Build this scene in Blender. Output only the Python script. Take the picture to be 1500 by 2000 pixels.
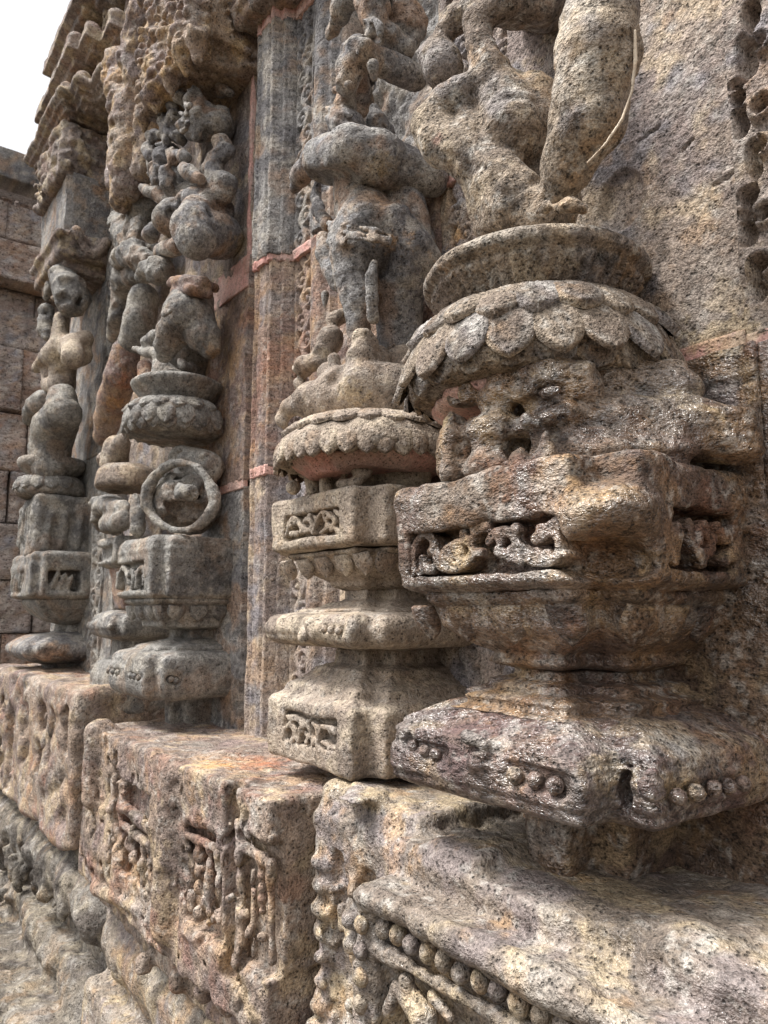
import bpy, math, random
import numpy as np
from mathutils import Vector

for o in list(bpy.data.objects):
    bpy.data.objects.remove(o, do_unlink=True)
SC = bpy.context.scene
COL = SC.collection

# ------------------------------------------------------------------ camera
# X runs along the temple wall (the photo looks towards -X), Y into the wall, Z up
FPX, ALPHA, PITCH, ZC = 1440.0, math.radians(37.4), math.radians(7.9), 1.95
FWD = np.array([-math.cos(ALPHA)*math.cos(PITCH), math.sin(ALPHA)*math.cos(PITCH), math.sin(PITCH)])
RGT = np.array([math.sin(ALPHA), math.cos(ALPHA), 0.0])
UPV = np.cross(RGT, FWD)
CAM = np.array([0.0, 0.0, ZC])
cd = bpy.data.cameras.new('camera')
cam = bpy.data.objects.new('camera', cd); COL.objects.link(cam)
cam.location = CAM
cam.rotation_euler = Vector(FWD).to_track_quat('-Z', 'Y').to_euler()
cd.sensor_fit = 'VERTICAL'; cd.sensor_height = 36.0; cd.lens = 36.0*FPX/2000.0
cd.clip_start = 0.02; cd.clip_end = 2000
cd.dof.use_dof = True; cd.dof.focus_distance = 1.15; cd.dof.aperture_fstop = cd.lens/1.7
SC.camera = cam

# ------------------------------------------------------------------ world, sun, exposure
SUN_EL, SUN_AZ = math.radians(62), math.radians(212)     # azimuth: direction the light comes from, measured from +Y clockwise
w = bpy.data.worlds.new('World'); SC.world = w; w.use_nodes = True
nt = w.node_tree; nt.nodes.clear()
sky = nt.nodes.new('ShaderNodeTexSky'); sky.sky_type = 'NISHITA'; sky.sun_disc = False
sky.sun_elevation = SUN_EL; sky.sun_rotation = SUN_AZ; sky.air_density = 1.0; sky.dust_density = 4.0; sky.ozone_density = 1.0
hs = nt.nodes.new('ShaderNodeHueSaturation'); hs.inputs['Saturation'].default_value = 0.16
bg = nt.nodes.new('ShaderNodeBackground'); bg.inputs['Strength'].default_value = 0.105
wo = nt.nodes.new('ShaderNodeOutputWorld')
nt.links.new(sky.outputs[0], hs.inputs['Color']); nt.links.new(hs.outputs[0], bg.inputs[0]); nt.links.new(bg.outputs[0], wo.inputs[0])
sd = bpy.data.lights.new('sun', 'SUN'); sd.energy = 1.5; sd.angle = math.radians(14); sd.color = (1.0, 0.98, 0.95)
so = bpy.data.objects.new('sun', sd); COL.objects.link(so)
SUNDIR = Vector((math.sin(SUN_AZ)*math.cos(SUN_EL), math.cos(SUN_AZ)*math.cos(SUN_EL), math.sin(SUN_EL)))
so.rotation_euler = SUNDIR.to_track_quat('Z', 'Y').to_euler(); so.location = (0, -4, 8)
SC.view_settings.view_transform = 'Standard'; SC.view_settings.look = 'None'
SC.view_settings.gamma = 1; SC.view_settings.use_curve_mapping = False
SC.view_settings.exposure = 1.38
SC.render.engine = 'CYCLES'
SC.cycles.use_denoising = True
SC.cycles.max_bounces = 6; SC.cycles.diffuse_bounces = 2

# ------------------------------------------------------------------ pixels to places (a pixel gives a direction, the plane touched gives the distance)
def ray(px, py):
    return FWD + (px-750.0)/FPX*RGT + (1000.0-py)/FPX*UPV
def P(px, py, n):
    r = ray(px, py); return CAM + r*(n/r[1])
def PX(px, py, x):
    r = ray(px, py); return CAM + r*(x/r[0])
def PZ(px, py, z):
    r = ray(px, py); return CAM + r*(z/r[2])
def mpx(p):                                   # metres per photo pixel at a point
    return float(np.dot(np.asarray(p)-CAM, FWD))/FPX

# ------------------------------------------------------------------ sculpting engine: distance fields on a grid, meshed by surface nets
def bspl(x, cell, off):
    u = (x-x[0])/cell + off
    i = np.floor(u).astype(int); t = (u-i).astype(np.float32)
    M = np.zeros((len(x), i.max()+3), np.float32); a = np.arange(len(x))
    M[a, i] += 0.5*(1-t)**2; M[a, i+1] += 0.5+t*(1-t); M[a, i+2] += 0.5*t*t
    return M
def lattice_noise(xs, ys, zs, cell, seed):
    c = (cell,)*3 if np.isscalar(cell) else cell
    rg = np.random.default_rng(seed)
    A, B, C = bspl(xs, c[0], rg.random()), bspl(ys, c[1], rg.random()), bspl(zs, c[2], rg.random())
    R = rg.uniform(-1, 1, (A.shape[1], B.shape[1], C.shape[1])).astype(np.float32)
    R = np.tensordot(A, R, (1, 0)); R = np.tensordot(R, B, (1, 1)); R = np.tensordot(R, C, (1, 1))
    return R*1.9

class Vol:
    def __init__(s, lo, hi, h):
        h = h*1.2; s.h = h; s.lo = np.array(lo, float)
        n = np.maximum(np.ceil((np.array(hi)-s.lo)/h).astype(int)+1, 4)
        s.ax = [s.lo[k]+h*np.arange(n[k]) for k in range(3)]
        s.d = np.full(n, 1.0, np.float32)
    def xyz(s, sl=None):
        a = [x.astype(np.float32) for x in s.ax]
        if sl: a = [a[k][sl[k]] for k in range(3)]
        return a[0][:, None, None], a[1][None, :, None], a[2][None, None, :]
    def win(s, lo, hi, m=0.03):
        sl = []
        for k in range(3):
            i0 = int(max(0, math.floor((lo[k]-m-s.lo[k])/s.h))); i1 = int(min(len(s.ax[k]), math.ceil((hi[k]+m-s.lo[k])/s.h)+1))
            if i1 <= i0: return None
            sl.append(slice(i0, i1))
        return tuple(sl)
    def op(s, sl, f, k, mode):
        if sl is None: return
        d = s.d[sl]
        if mode == 'cut': f = -f
        if k > 0:
            hh = np.clip(0.5+0.5*(f-d)/k, 0, 1) if mode == 'add' else np.clip(0.5-0.5*(f-d)/k, 0, 1)
            r = f+(d-f)*hh
            r = r-k*hh*(1-hh) if mode == 'add' else r+k*hh*(1-hh)
        else:
            r = np.minimum(d, f) if mode == 'add' else np.maximum(d, f)
        s.d[sl] = r
    def capsule(s, a, b, ra, rb, k=0.01, mode='add', sq=(1, 1, 1)):
        a = np.array(a); b = np.array(b); R = max(ra, rb)/min(sq)
        sl = s.win(np.minimum(a, b)-R, np.maximum(a, b)+R, k+2*s.h)
        if sl is None: return
        X, Y, Z = s.xyz(sl); v = b-a; L2 = max(float(v@v), 1e-9)
        t = np.clip(((X-a[0])*v[0]+(Y-a[1])*v[1]+(Z-a[2])*v[2])/L2, 0, 1)
        q = np.sqrt(((X-a[0]-t*v[0])*sq[0])**2+((Y-a[1]-t*v[1])*sq[1])**2+((Z-a[2]-t*v[2])*sq[2])**2)
        s.op(sl, (q-(ra+(rb-ra)*t)).astype(np.float32), k, mode)
    def ellipsoid(s, c, r, k=0.01, mode='add', rot=None):
        c = np.array(c); r = np.array(r, float); R = r.max() if rot is not None else r
        sl = s.win(c-R, c+R, k+2*s.h)
        if sl is None: return
        X, Y, Z = s.xyz(sl); X = X-c[0]; Y = Y-c[1]; Z = Z-c[2]
        if rot is not None:
            M = np.array(rot, np.float32); X, Y, Z = (M[j][0]*X+M[j][1]*Y+M[j][2]*Z for j in range(3))
        q = np.sqrt((X/r[0])**2+(Y/r[1])**2+(Z/r[2])**2)
        s.op(sl, ((q-1)*float(r.min())).astype(np.float32), k, mode)
    def box(s, lo, hi, rnd=0.0, k=0.0, mode='add', m=None):
        lo = np.array(lo, float); hi = np.array(hi, float)
        sl = s.win(lo, hi, 0.05 if m is None else m)
        if sl is None: return
        c = (lo+hi)/2; e = (hi-lo)/2-rnd
        X, Y, Z = s.xyz(sl)
        qx, qy, qz = abs(X-c[0])-e[0], abs(Y-c[1])-e[1], abs(Z-c[2])-e[2]
        q = np.sqrt(np.maximum(qx, 0)**2+np.maximum(qy, 0)**2+np.maximum(qz, 0)**2)+np.minimum(np.maximum(np.maximum(qx, qy), qz), 0)-rnd
        s.op(sl, q.astype(np.float32), k, mode)
    def full(s, f, k=0.0, mode='add'):
        s.op((slice(None),)*3, np.broadcast_to(f, s.d.shape).astype(np.float32), k, mode)
    def noise(s, cell, amp, seed, pow_=None):
        g = lattice_noise(s.ax[0], s.ax[1], s.ax[2], cell, seed)
        if pow_ == 'pit': g = np.maximum(g-0.35, 0)*1.6
        elif pow_ == 'ridge': g = 1-2*np.abs(g)
        s.d += amp*g
    def rough(s, amp, seed, cell=0.09, strata=0.0, pits=0.0):
        s.noise(cell, amp, seed); s.noise(cell*0.45, amp*0.55, seed+1); s.noise(max(cell*0.19, 3.2*s.h), amp*0.34, seed+2)
        s.noise(3.0*s.h, amp*0.20, seed+3)
        if strata: s.noise((0.16, 0.16, 0.016), strata, seed+5); s.noise((0.07, 0.07, 0.009), strata*0.5, seed+6)
        if pits: s.noise(0.022, pits, seed+7, 'pit')
    def blur(s, n=1):
        for _ in range(n):
            for ax in range(3):
                d = np.moveaxis(s.d, ax, 0)
                m = d[1:-1]*0.5+0.25*(d[:-2]+d[2:])
                d[1:-1] = m
    def mesh(s):
        d = s.d
        for ax in range(3):
            e = np.moveaxis(d, ax, 0); e[0] = np.maximum(e[0], s.h*0.5)
            if ax != 1: e[-1] = np.maximum(e[-1], s.h*0.5)          # the back runs on into the wall
        return surface_nets(d, s.lo, s.h)

def surface_nets(d, lo, h):
    ins = d < 0
    n = d.shape
    cnt = np.zeros((n[0]-1, n[1]-1, n[2]-1), np.int8)
    offs = [(i, j, k) for i in (0, 1) for j in (0, 1) for k in (0, 1)]
    for (i, j, k) in offs:
        cnt += ins[i:n[0]-1+i, j:n[1]-1+j, k:n[2]-1+k]
    act = (cnt > 0) & (cnt < 8)
    ijk = np.argwhere(act)
    vid = np.full(act.shape, -1, np.int32); vid[act] = np.arange(len(ijk), dtype=np.int32)
    cv = np.stack([d[ijk[:, 0]+i, ijk[:, 1]+j, ijk[:, 2]+k] for (i, j, k) in offs], 1)
    pos = np.zeros((len(ijk), 3)); w_ = np.zeros(len(ijk))
    for a in range(8):
        for b in range(a+1, 8):
            if sum(abs(offs[a][q]-offs[b][q]) for q in range(3)) != 1: continue
            va, vb = cv[:, a], cv[:, b]; m = (va < 0) != (vb < 0)
            t = np.where(m, va/np.where(m, va-vb, 1), 0)
            p = np.array(offs[a])[None]+t[:, None]*(np.array(offs[b])-np.array(offs[a]))[None]
            pos += np.where(m[:, None], p, 0); w_ += m
    pos = (ijk+pos/np.maximum(w_, 1)[:, None])*h+lo
    quads = []
    for ax in range(3):
        sl0 = [slice(1, -1)]*3; sl1 = [slice(1, -1)]*3
        sl0[ax] = slice(0, -1); sl1[ax] = slice(1, None)
        A = ins[tuple(sl0)]; B = ins[tuple(sl1)]
        for flip, m in ((0, A & ~B), (1, ~A & B)):
            e = np.argwhere(m)
            if not len(e): continue
            base = e.copy()
            for q in range(3):
                if q != ax: base[:, q] += 1
            u, v = [(1, 2), (2, 0), (0, 1)][ax]
            def cell(du, dv):
                c = base.copy(); c[:, u] -= du; c[:, v] -= dv
                return vid[c[:, 0], c[:, 1], c[:, 2]]
            q4 = [cell(1, 1), cell(0, 1), cell(0, 0), cell(1, 0)]
            quads.append(np.stack(q4 if not flip else q4[::-1], 1))
    return pos, (np.concatenate(quads) if quads else np.zeros((0, 4), int))

NTRI = [0]
def np_mesh(name, v, f, smooth=True):
    me = bpy.data.meshes.new(name)
    v = np.asarray(v, np.float32); f = np.asarray(f, np.int32)
    k = f.shape[1]
    me.vertices.add(len(v)); me.vertices.foreach_set('co', v.ravel())
    me.loops.add(f.size); me.loops.foreach_set('vertex_index', f.ravel())
    me.polygons.add(len(f)); me.polygons.foreach_set('loop_start', np.arange(0, f.size, k, dtype=np.int32))
    me.polygons.foreach_set('loop_total', np.full(len(f), k, np.int32))
    me.polygons.foreach_set('use_smooth', np.full(len(f), smooth, bool))
    me.update(calc_edges=True)
    NTRI[0] += len(f)*(k-2)
    return me

# ------------------------------------------------------------------ things and parts
BASE = {}
def tag(o, label, cat, group=None, kind=None):
    o['label'] = label
    if cat: o['category'] = cat
    if group: o['group'] = group
    if kind: o['kind'] = kind
    return o
def thing(name, label, cat, loc, group=None):
    o = bpy.data.objects.new(name, None); COL.objects.link(o); o.location = loc
    o.empty_display_size = 0.1
    BASE[o.name] = np.array(loc, float)
    return tag(o, label, cat, group)
def obj(name, v, f, mt, parent=None, smooth=True):
    base = BASE[parent.name] if parent is not None else np.zeros(3)
    v = np.asarray(v, float)
    org = v.mean(0)
    me = np_mesh(name, v-org, f, smooth)
    me.materials.append(mt); paint(me, mt, v)
    o = bpy.data.objects.new(name, me); COL.objects.link(o)
    if parent is not None: o.parent = parent; o.location = org-base
    else: o.location = org
    BASE[o.name] = org
    return o
def vobj(name, vol, mt, parent=None):
    v, f = vol.mesh()
    return obj(name, v, f, mt, parent)

_ico = {}
def lump_mesh(name, seed, sub=3, amp=0.12, mt=None):
    """unit-radius worn stone bead"""
    import bmesh
    key = (name, seed, sub)
    if key in _ico: return _ico[key]
    bm = bmesh.new(); bmesh.ops.create_icosphere(bm, subdivisions=sub, radius=1.0)
    rg = np.random.default_rng(seed); K = rg.normal(0, 1.6, (6, 3)); ph = rg.uniform(0, 6.28, 6)
    for v in bm.verts:
        q = np.array(v.co); s_ = sum(math.sin(K[i]@q*1.5+ph[i]) for i in range(6))/6
        v.co = v.co*(1+amp*s_*1.6)
    me = bpy.data.meshes.new(name); bm.to_mesh(me); bm.free()
    me.polygons.foreach_set('use_smooth', np.ones(len(me.polygons), bool))
    me.materials.append(mt); co = np.zeros(len(me.vertices)*3, np.float32); me.vertices.foreach_get('co', co); paint(me, mt, co.reshape(-1, 3)*0.03+seed*3.7)
    NTRI[0] += len(me.polygons)
    _ico[key] = me
    return me
def bead(name, c, r, mt, parent, seed=0, rot=(0, 0, 0), sub=2, amp=0.12):
    me = lump_mesh(name+'_'+mt.name, seed % 5, sub, amp, mt)
    o = bpy.data.objects.new(name, me); COL.objects.link(o); o.parent = parent
    o.location = np.asarray(c)-BASE[parent.name]
    o.scale = (r, r, r) if np.isscalar(r) else tuple(r)
    o.rotation_euler = rot
    return o

# ------------------------------------------------------------------ stone materials (all read the world position, so the grain runs through the wall)
def rgb(r, g, b):
    f = lambda c: ((c/255.0)/12.92 if c/255.0 <= 0.04045 else (((c/255.0)+0.055)/1.055)**2.4)
    return (f(r), f(g), f(b), 1.0)
_RT = np.random.default_rng(5).uniform(-1, 1, 4096*4).astype(np.float32)
def vnoise(p):
    i = np.floor(p).astype(np.int32); t = (p-i).astype(np.float32); t = t*t*(3-2*t)
    def hsh(a, b, c): return _RT[((a*1619+b*31337+c*6971) ^ ((a*131+b*977+c*3571) >> 3)) & 16383]
    x, y, z = i[:, 0], i[:, 1], i[:, 2]; u, v, w_ = t[:, 0], t[:, 1], t[:, 2]
    L = lambda a, b, q: a+(b-a)*q
    return L(L(L(hsh(x, y, z), hsh(x+1, y, z), u), L(hsh(x, y+1, z), hsh(x+1, y+1, z), u), v),
             L(L(hsh(x, y, z+1), hsh(x+1, y, z+1), u), L(hsh(x, y+1, z+1), hsh(x+1, y+1, z+1), u), v), w_)
_ROT = np.array([[0.36, 0.48, -0.8], [-0.8, 0.6, 0.0], [0.48, 0.64, 0.6]], np.float32)
def fbm(p, scale, octs=4, shift=0.0, gain=0.6):
    q = (p*scale+shift).astype(np.float32)@_ROT; s_ = 0; a_ = 1.0; tot = 0
    for k in range(octs):
        s_ = s_+a_*vnoise(q); tot += a_; a_ *= gain; q = (q*2.03+7.1)@_ROT
    return s_/tot*1.25
def S(x, lo, hi): return sstep(lo, hi, x)
STAINS = []            # (centre, radii, colour, strength): patches of lichen, rust and bare stone that the wall itself carries
PAL = {}
def tint_at(mt, p):
    d = PAL[mt.name]; p = np.asarray(p, np.float32); sd_ = d['seed']*5.3
    cols = [np.array(c[:3], np.float32) for c in d['cols']]
    def mx(c, f, k): return c+(k-c)*f[:, None]
    c = np.broadcast_to(cols[0], p.shape).copy()
    c = mx(c, S(fbm(p, 5.5, 4, sd_), -0.3, 0.3), cols[1])
    c = mx(c, S(fbm(p, 14, 4, sd_+3), 0.0, 0.4), cols[2])
    if len(cols) > 3: c = mx(c, S(fbm(p, 9, 3, sd_+7), 0.1, 0.45), cols[3])
    dk = np.array(d['dark_col'][:3], np.float32)
    if d['rust']: c = mx(c, d['rust']*S(fbm(p, 7, 4, sd_+21), 0.1, 0.5), np.array(rgb(158, 96, 64)[:3], np.float32))
    if d['strata']: c = mx(c, d['strata']*S(fbm(p*np.array([1, 1, 11], np.float32), 7, 3, sd_+13), -0.1, 0.45), (dk+cols[2])*0.5)
    if d['ochre']: c = mx(c, d['ochre']*S(fbm(p, 10, 5, sd_+11, 0.7), 0.12, 0.42), np.array(d['ochre_col'][:3], np.float32))
    for (cc, rr, col, st_) in STAINS:
        q = (p-np.asarray(cc))/np.asarray(rr); r2 = (q*q).sum(1)
        w_ = np.where(r2 < 2.2, 1, 0)
        if w_.any():
            i = np.nonzero(w_)[0]
            f = st_*S(1.0-np.sqrt(r2[i])+1.0*fbm(p[i], 34, 4, 3.3, 0.8)-0.15, 0.0, 0.6)
            c[i] = c[i]+(np.array(col[:3], np.float32)-c[i])*f[:, None]
    if d['lichen']: c = mx(c, d['lichen']*S(fbm(p, 24, 4, sd_+5, 0.85)+0.45*vnoise(p*np.float32(120)), 0.22, 0.55), np.array(d['lichen_col'][:3], np.float32))
    if d['lichen']: c = mx(c, 0.55*d['lichen']*S(fbm(p, 6.5, 5, sd_+45, 0.72)+0.12*vnoise(p*np.float32(60)), 0.16, 0.34), np.array(d['lichen_col'][:3], np.float32)*np.float32(0.93))
    if 'mortar' not in mt.name: c = mx(c, 0.34*S(fbm(p*np.array([6, 6, 1], np.float32), 3.2, 4, sd_+55, 0.65), 0.12, 0.5), dk*1.3)
    if d['dark']: c = mx(c, d['dark']*S(fbm(p, 8, 5, sd_+15, 0.75)+0.3*vnoise(p*np.float32(80)), 0.18, 0.55), dk)
    wt = d['wet']*S(fbm(p, 8, 3, sd_+17), -0.35, 0.2) if d['wet'] else np.zeros(len(p))
    lum = c@np.array([0.3, 0.6, 0.1], np.float32); c = (lum[:, None]+(c-lum[:, None])*0.97)*np.array([1.09, 1.05, 1.035], np.float32)
    return np.concatenate([c, wt[:, None]], 1).astype(np.float32)
def paint(me, mt, pts):
    a = me.attributes.new('tint', 'FLOAT_COLOR', 'POINT')
    a.data.foreach_set('color', tint_at(mt, pts).ravel())
def stone(name, cols, lichen=0.25, lichen_col=rgb(196, 194, 186), ochre=0.2, ochre_col=rgb(196, 150, 88), speck=0.6, fine=1.0, wet=0.0,
          strata=0.2, bump=1.0, dark=0.35, dark_col=rgb(50, 45, 43), rust=0.0, seed=0.0):
    m = bpy.data.materials.new(name); m.use_nodes = True
    PAL[name] = dict(cols=cols, lichen=lichen, lichen_col=lichen_col, ochre=ochre, ochre_col=ochre_col, wet=wet, strata=strata, dark=dark, dark_col=dark_col, rust=rust, seed=seed)
    t = m.node_tree; N = t.nodes; L = t.links; N.clear()
    out = N.new('ShaderNodeOutputMaterial'); bs = N.new('ShaderNodeBsdfPrincipled'); L.new(bs.outputs[0], out.inputs[0])
    geo = N.new('ShaderNodeNewGeometry'); pos = geo.outputs['Position']
    at = N.new('ShaderNodeAttribute'); at.attribute_name = 'tint'
    def noise(scale, detail, rough=0.65, vec=None):
        n = N.new('ShaderNodeTexNoise'); n.inputs['Scale'].default_value = scale; n.inputs['Detail'].default_value = detail
        n.inputs['Roughness'].default_value = rough; L.new(vec or pos, n.inputs['Vector']); return n.outputs['Fac']
    def mr(x, a0, a1, b0, b1, clamp=True):
        n = N.new('ShaderNodeMapRange'); n.clamp = clamp
        for k_, v_ in zip(('From Min', 'From Max', 'To Min', 'To Max'), (a0, a1, b0, b1)): n.inputs[k_].default_value = v_
        L.new(x, n.inputs['Value']); return n.outputs[0]
    def mth(op, a_, b_):
        n = N.new('ShaderNodeMath'); n.operation = op
        for i_, x in enumerate((a_, b_)):
            if hasattr(x, 'is_linked'): L.new(x, n.inputs[i_])
            else: n.inputs[i_].default_value = x
        return n.outputs[0]
    vec = None
    if strata > 0.25:
        st = N.new('ShaderNodeVectorMath'); st.operation = 'MULTIPLY'; st.inputs[1].default_value = (0.8, 0.8, 1.22); L.new(pos, st.inputs[0]); vec = st.outputs[0]
    g1 = noise(260*fine, 2.0, 0.7, vec); g3 = noise(75*fine, 3.0, 0.72, vec)
    v1 = N.new('ShaderNodeTexVoronoi'); v1.inputs['Scale'].default_value = 120*fine; L.new(pos, v1.inputs['Vector'])
    pit = mth('MULTIPLY', mr(v1.outputs['Distance'], 0.34, 0.18, 0, 1), mr(g3, 0.40, 0.56, 1, 0))
    k = mth('ADD', mth('MULTIPLY', g1, 0.55), mth('MULTIPLY', g3, 0.45))
    gain = mth('MAXIMUM', mr(k, 0.33, 0.67, 1-speck*0.78, 1+speck*0.66, False), 0.16)
    gain = mth('MULTIPLY', gain, mr(pit, 0, 1, 1.0, 0.45))
    sc = N.new('ShaderNodeVectorMath'); sc.operation = 'SCALE'; L.new(at.outputs['Color'], sc.inputs[0]); L.new(gain, sc.inputs['Scale'])
    L.new(sc.outputs[0], bs.inputs['Base Color'])
    hgt = mth('SUBTRACT', mth('ADD', mth('MULTIPLY', g3, 1.75), mth('MULTIPLY', g1, 0.22)), mth('MULTIPLY', pit, 0.7))
    b = N.new('ShaderNodeBump'); b.inputs['Strength'].default_value = 1.0; b.inputs['Distance'].default_value = 0.0052*bump/max(fine, 0.3); L.new(hgt, b.inputs['Height'])
    L.new(b.outputs[0], bs.inputs['Normal'])
    if wet:
        L.new(mr(at.outputs['Alpha'], 0, 1, 0.82, 0.42), bs.inputs['Roughness']); bs.inputs['Specular IOR Level'].default_value = 0.5
        L.new(mth('MULTIPLY', at.outputs['Alpha'], mr(g3, 0.42, 0.56, 0.15, 1.0)), bs.inputs['Coat Weight']); bs.inputs['Coat Roughness'].default_value = 0.10; bs.inputs['Coat IOR'].default_value = 1.9
        L.new(b.outputs[0], bs.inputs['Coat Normal'])
    else: bs.inputs['Roughness'].default_value = 0.88; bs.inputs['Specular IOR Level'].default_value = 0.3
    return m

M = {}
M['near'] = stone('stone_near_upper', [rgb(156, 143, 126), rgb(126, 114, 103), rgb(182, 168, 146), rgb(140, 134, 130)], lichen=0.55, ochre=0.2, speck=1.05, dark=0.65, strata=0.08, bump=1.3, seed=1)
M['wet'] = stone('stone_near_wet', [rgb(122, 99, 77), rgb(92, 74, 61), rgb(152, 130, 100), rgb(106, 86, 74)], lichen=0.4, ochre=0.2, speck=1.05, dark=0.45, wet=1.0, strata=0.27, bump=1.3, rust=0.2, seed=2)
M['wet_purple'] = stone('stone_near_purple', [rgb(114, 97, 88), rgb(86, 72, 68), rgb(150, 133, 110), rgb(98, 80, 77)], lichen=0.32, ochre=0.2, speck=1.1, dark=0.45, wet=1.0, strata=0.26, bump=1.35, rust=0.05, seed=3)
M['base'] = stone('stone_base', [rgb(150, 139, 124), rgb(126, 115, 104), rgb(174, 158, 130), rgb(138, 128, 124)], lichen=0.45, ochre=0.3, speck=0.9, dark=0.45, wet=0.3, strata=0.2, bump=1.1, seed=4)
M['buff'] = stone('stone_buff', [rgb(168, 155, 139), rgb(144, 132, 120), rgb(184, 171, 151)], lichen=0.25, ochre=0.12, speck=0.8, dark=0.4, strata=0.12, bump=0.9, seed=5)
M['bluegrey'] = stone('stone_blue_grey', [rgb(142, 141, 139), rgb(118, 117, 118), rgb(162, 157, 148), rgb(154, 134, 118)], lichen=0.4, ochre=0.22, speck=0.95, dark=0.55, strata=0.06, bump=1.1, seed=6)
M['grey'] = stone('stone_grey_green', [rgb(138, 137, 132), rgb(114, 113, 111), rgb(158, 154, 144), rgb(138, 127, 116)], lichen=0.4, ochre=0.12, speck=0.85, dark=0.45, strata=0.2, bump=0.95, seed=7)
M['red'] = stone('stone_reddish', [rgb(154, 132, 118), rgb(132, 112, 104), rgb(172, 148, 124), rgb(136, 126, 122)], lichen=0.3, ochre=0.28, speck=0.85, dark=0.4, strata=0.15, rust=0.25, bump=1.0, seed=8)
M['wall'] = stone('stone_wall_field', [rgb(160, 147, 135), rgb(138, 126, 120), rgb(180, 164, 142), rgb(138, 134, 136)], lichen=0.3, ochre=0.22, speck=1.05, dark=0.35, strata=0.1, bump=1.0, seed=9)
M['tower'] = stone('stone_tower', [rgb(154, 141, 130), rgb(126, 116, 111), rgb(174, 160, 136), rgb(142, 124, 114)], lichen=0.4, ochre=0.22, speck=0.85, fine=0.7, dark=0.5, strata=0.05, seed=10)
M['damp'] = stone('stone_dark_base', [rgb(118, 111, 100), rgb(92, 87, 80), rgb(142, 134, 118), rgb(104, 98, 92)], lichen=0.35, ochre=0.15, speck=0.8, fine=0.8, dark=0.65, strata=0.1, bump=1.1, seed=17)  # darker grey stone for the lowest courses at left
M['ochre'] = stone('stone_ochre_pitted', [rgb(166, 148, 128), rgb(142, 126, 118), rgb(186, 162, 128), rgb(150, 138, 134)], lichen=0.4, ochre=0.22, speck=0.85, fine=0.7, dark=0.5, strata=0.05, seed=16)
M['plinth'] = stone('stone_plinth', [rgb(158, 141, 125), rgb(130, 117, 108), rgb(178, 160, 134), rgb(136, 121, 115)], lichen=0.4, ochre=0.2, speck=0.9, fine=0.9, dark=0.5, strata=0.2, rust=0.3, seed=11)
M['far'] = stone('stone_far_wall', [rgb(172, 160, 152), rgb(150, 134, 124), rgb(190, 180, 170), rgb(158, 156, 160)], lichen=0.3, ochre=0.2, speck=0.5, fine=0.3, dark=0.35, strata=0.45, bump=1.5, rust=0.15, seed=12)
M['far_pink'] = stone('stone_far_wall_warm', [rgb(174, 152, 138), rgb(154, 128, 112), rgb(192, 174, 160), rgb(168, 158, 154)], lichen=0.4, ochre=0.2, speck=0.5, fine=0.3, dark=0.3, strata=0.4, bump=1.5, rust=0.25, seed=18)
M['mortar'] = stone('mortar_pink', [rgb(212, 170, 158), rgb(198, 148, 138), rgb(216, 186, 174), rgb(190, 160, 150)], lichen=0.15, ochre=0.1, speck=0.5, dark=0.12, strata=0, bump=0.8, seed=13)
M['cord'] = stone('cord_white', [rgb(214, 200, 178), rgb(196, 164, 128), rgb(222, 210, 190)], lichen=0, ochre=0.2, speck=0.2, dark=0.1, strata=0, bump=0.3, seed=14)
M['soil'] = stone('ground_earth', [rgb(78, 72, 58), rgb(64, 62, 48), rgb(92, 82, 66)], lichen=0.0, ochre=0.1, speck=0.4, fine=0.3, dark=0.3, strata=0, bump=2, seed=15)
OCH, RST, WHT, BLU, PNK, BLK, YEL = rgb(206, 158, 92), rgb(176, 116, 82), rgb(206, 206, 198), rgb(134, 138, 144), rgb(188, 142, 130), rgb(58, 52, 50), rgb(200, 178, 136)
def stain(px, py, n, rp, col, st_=0.8, asp=1.0):
    p = P(px, py, n); r = rp*mpx(p); STAINS.append((p, (r*asp*1.2, r*1.5, r), col, st_*0.72))
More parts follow.
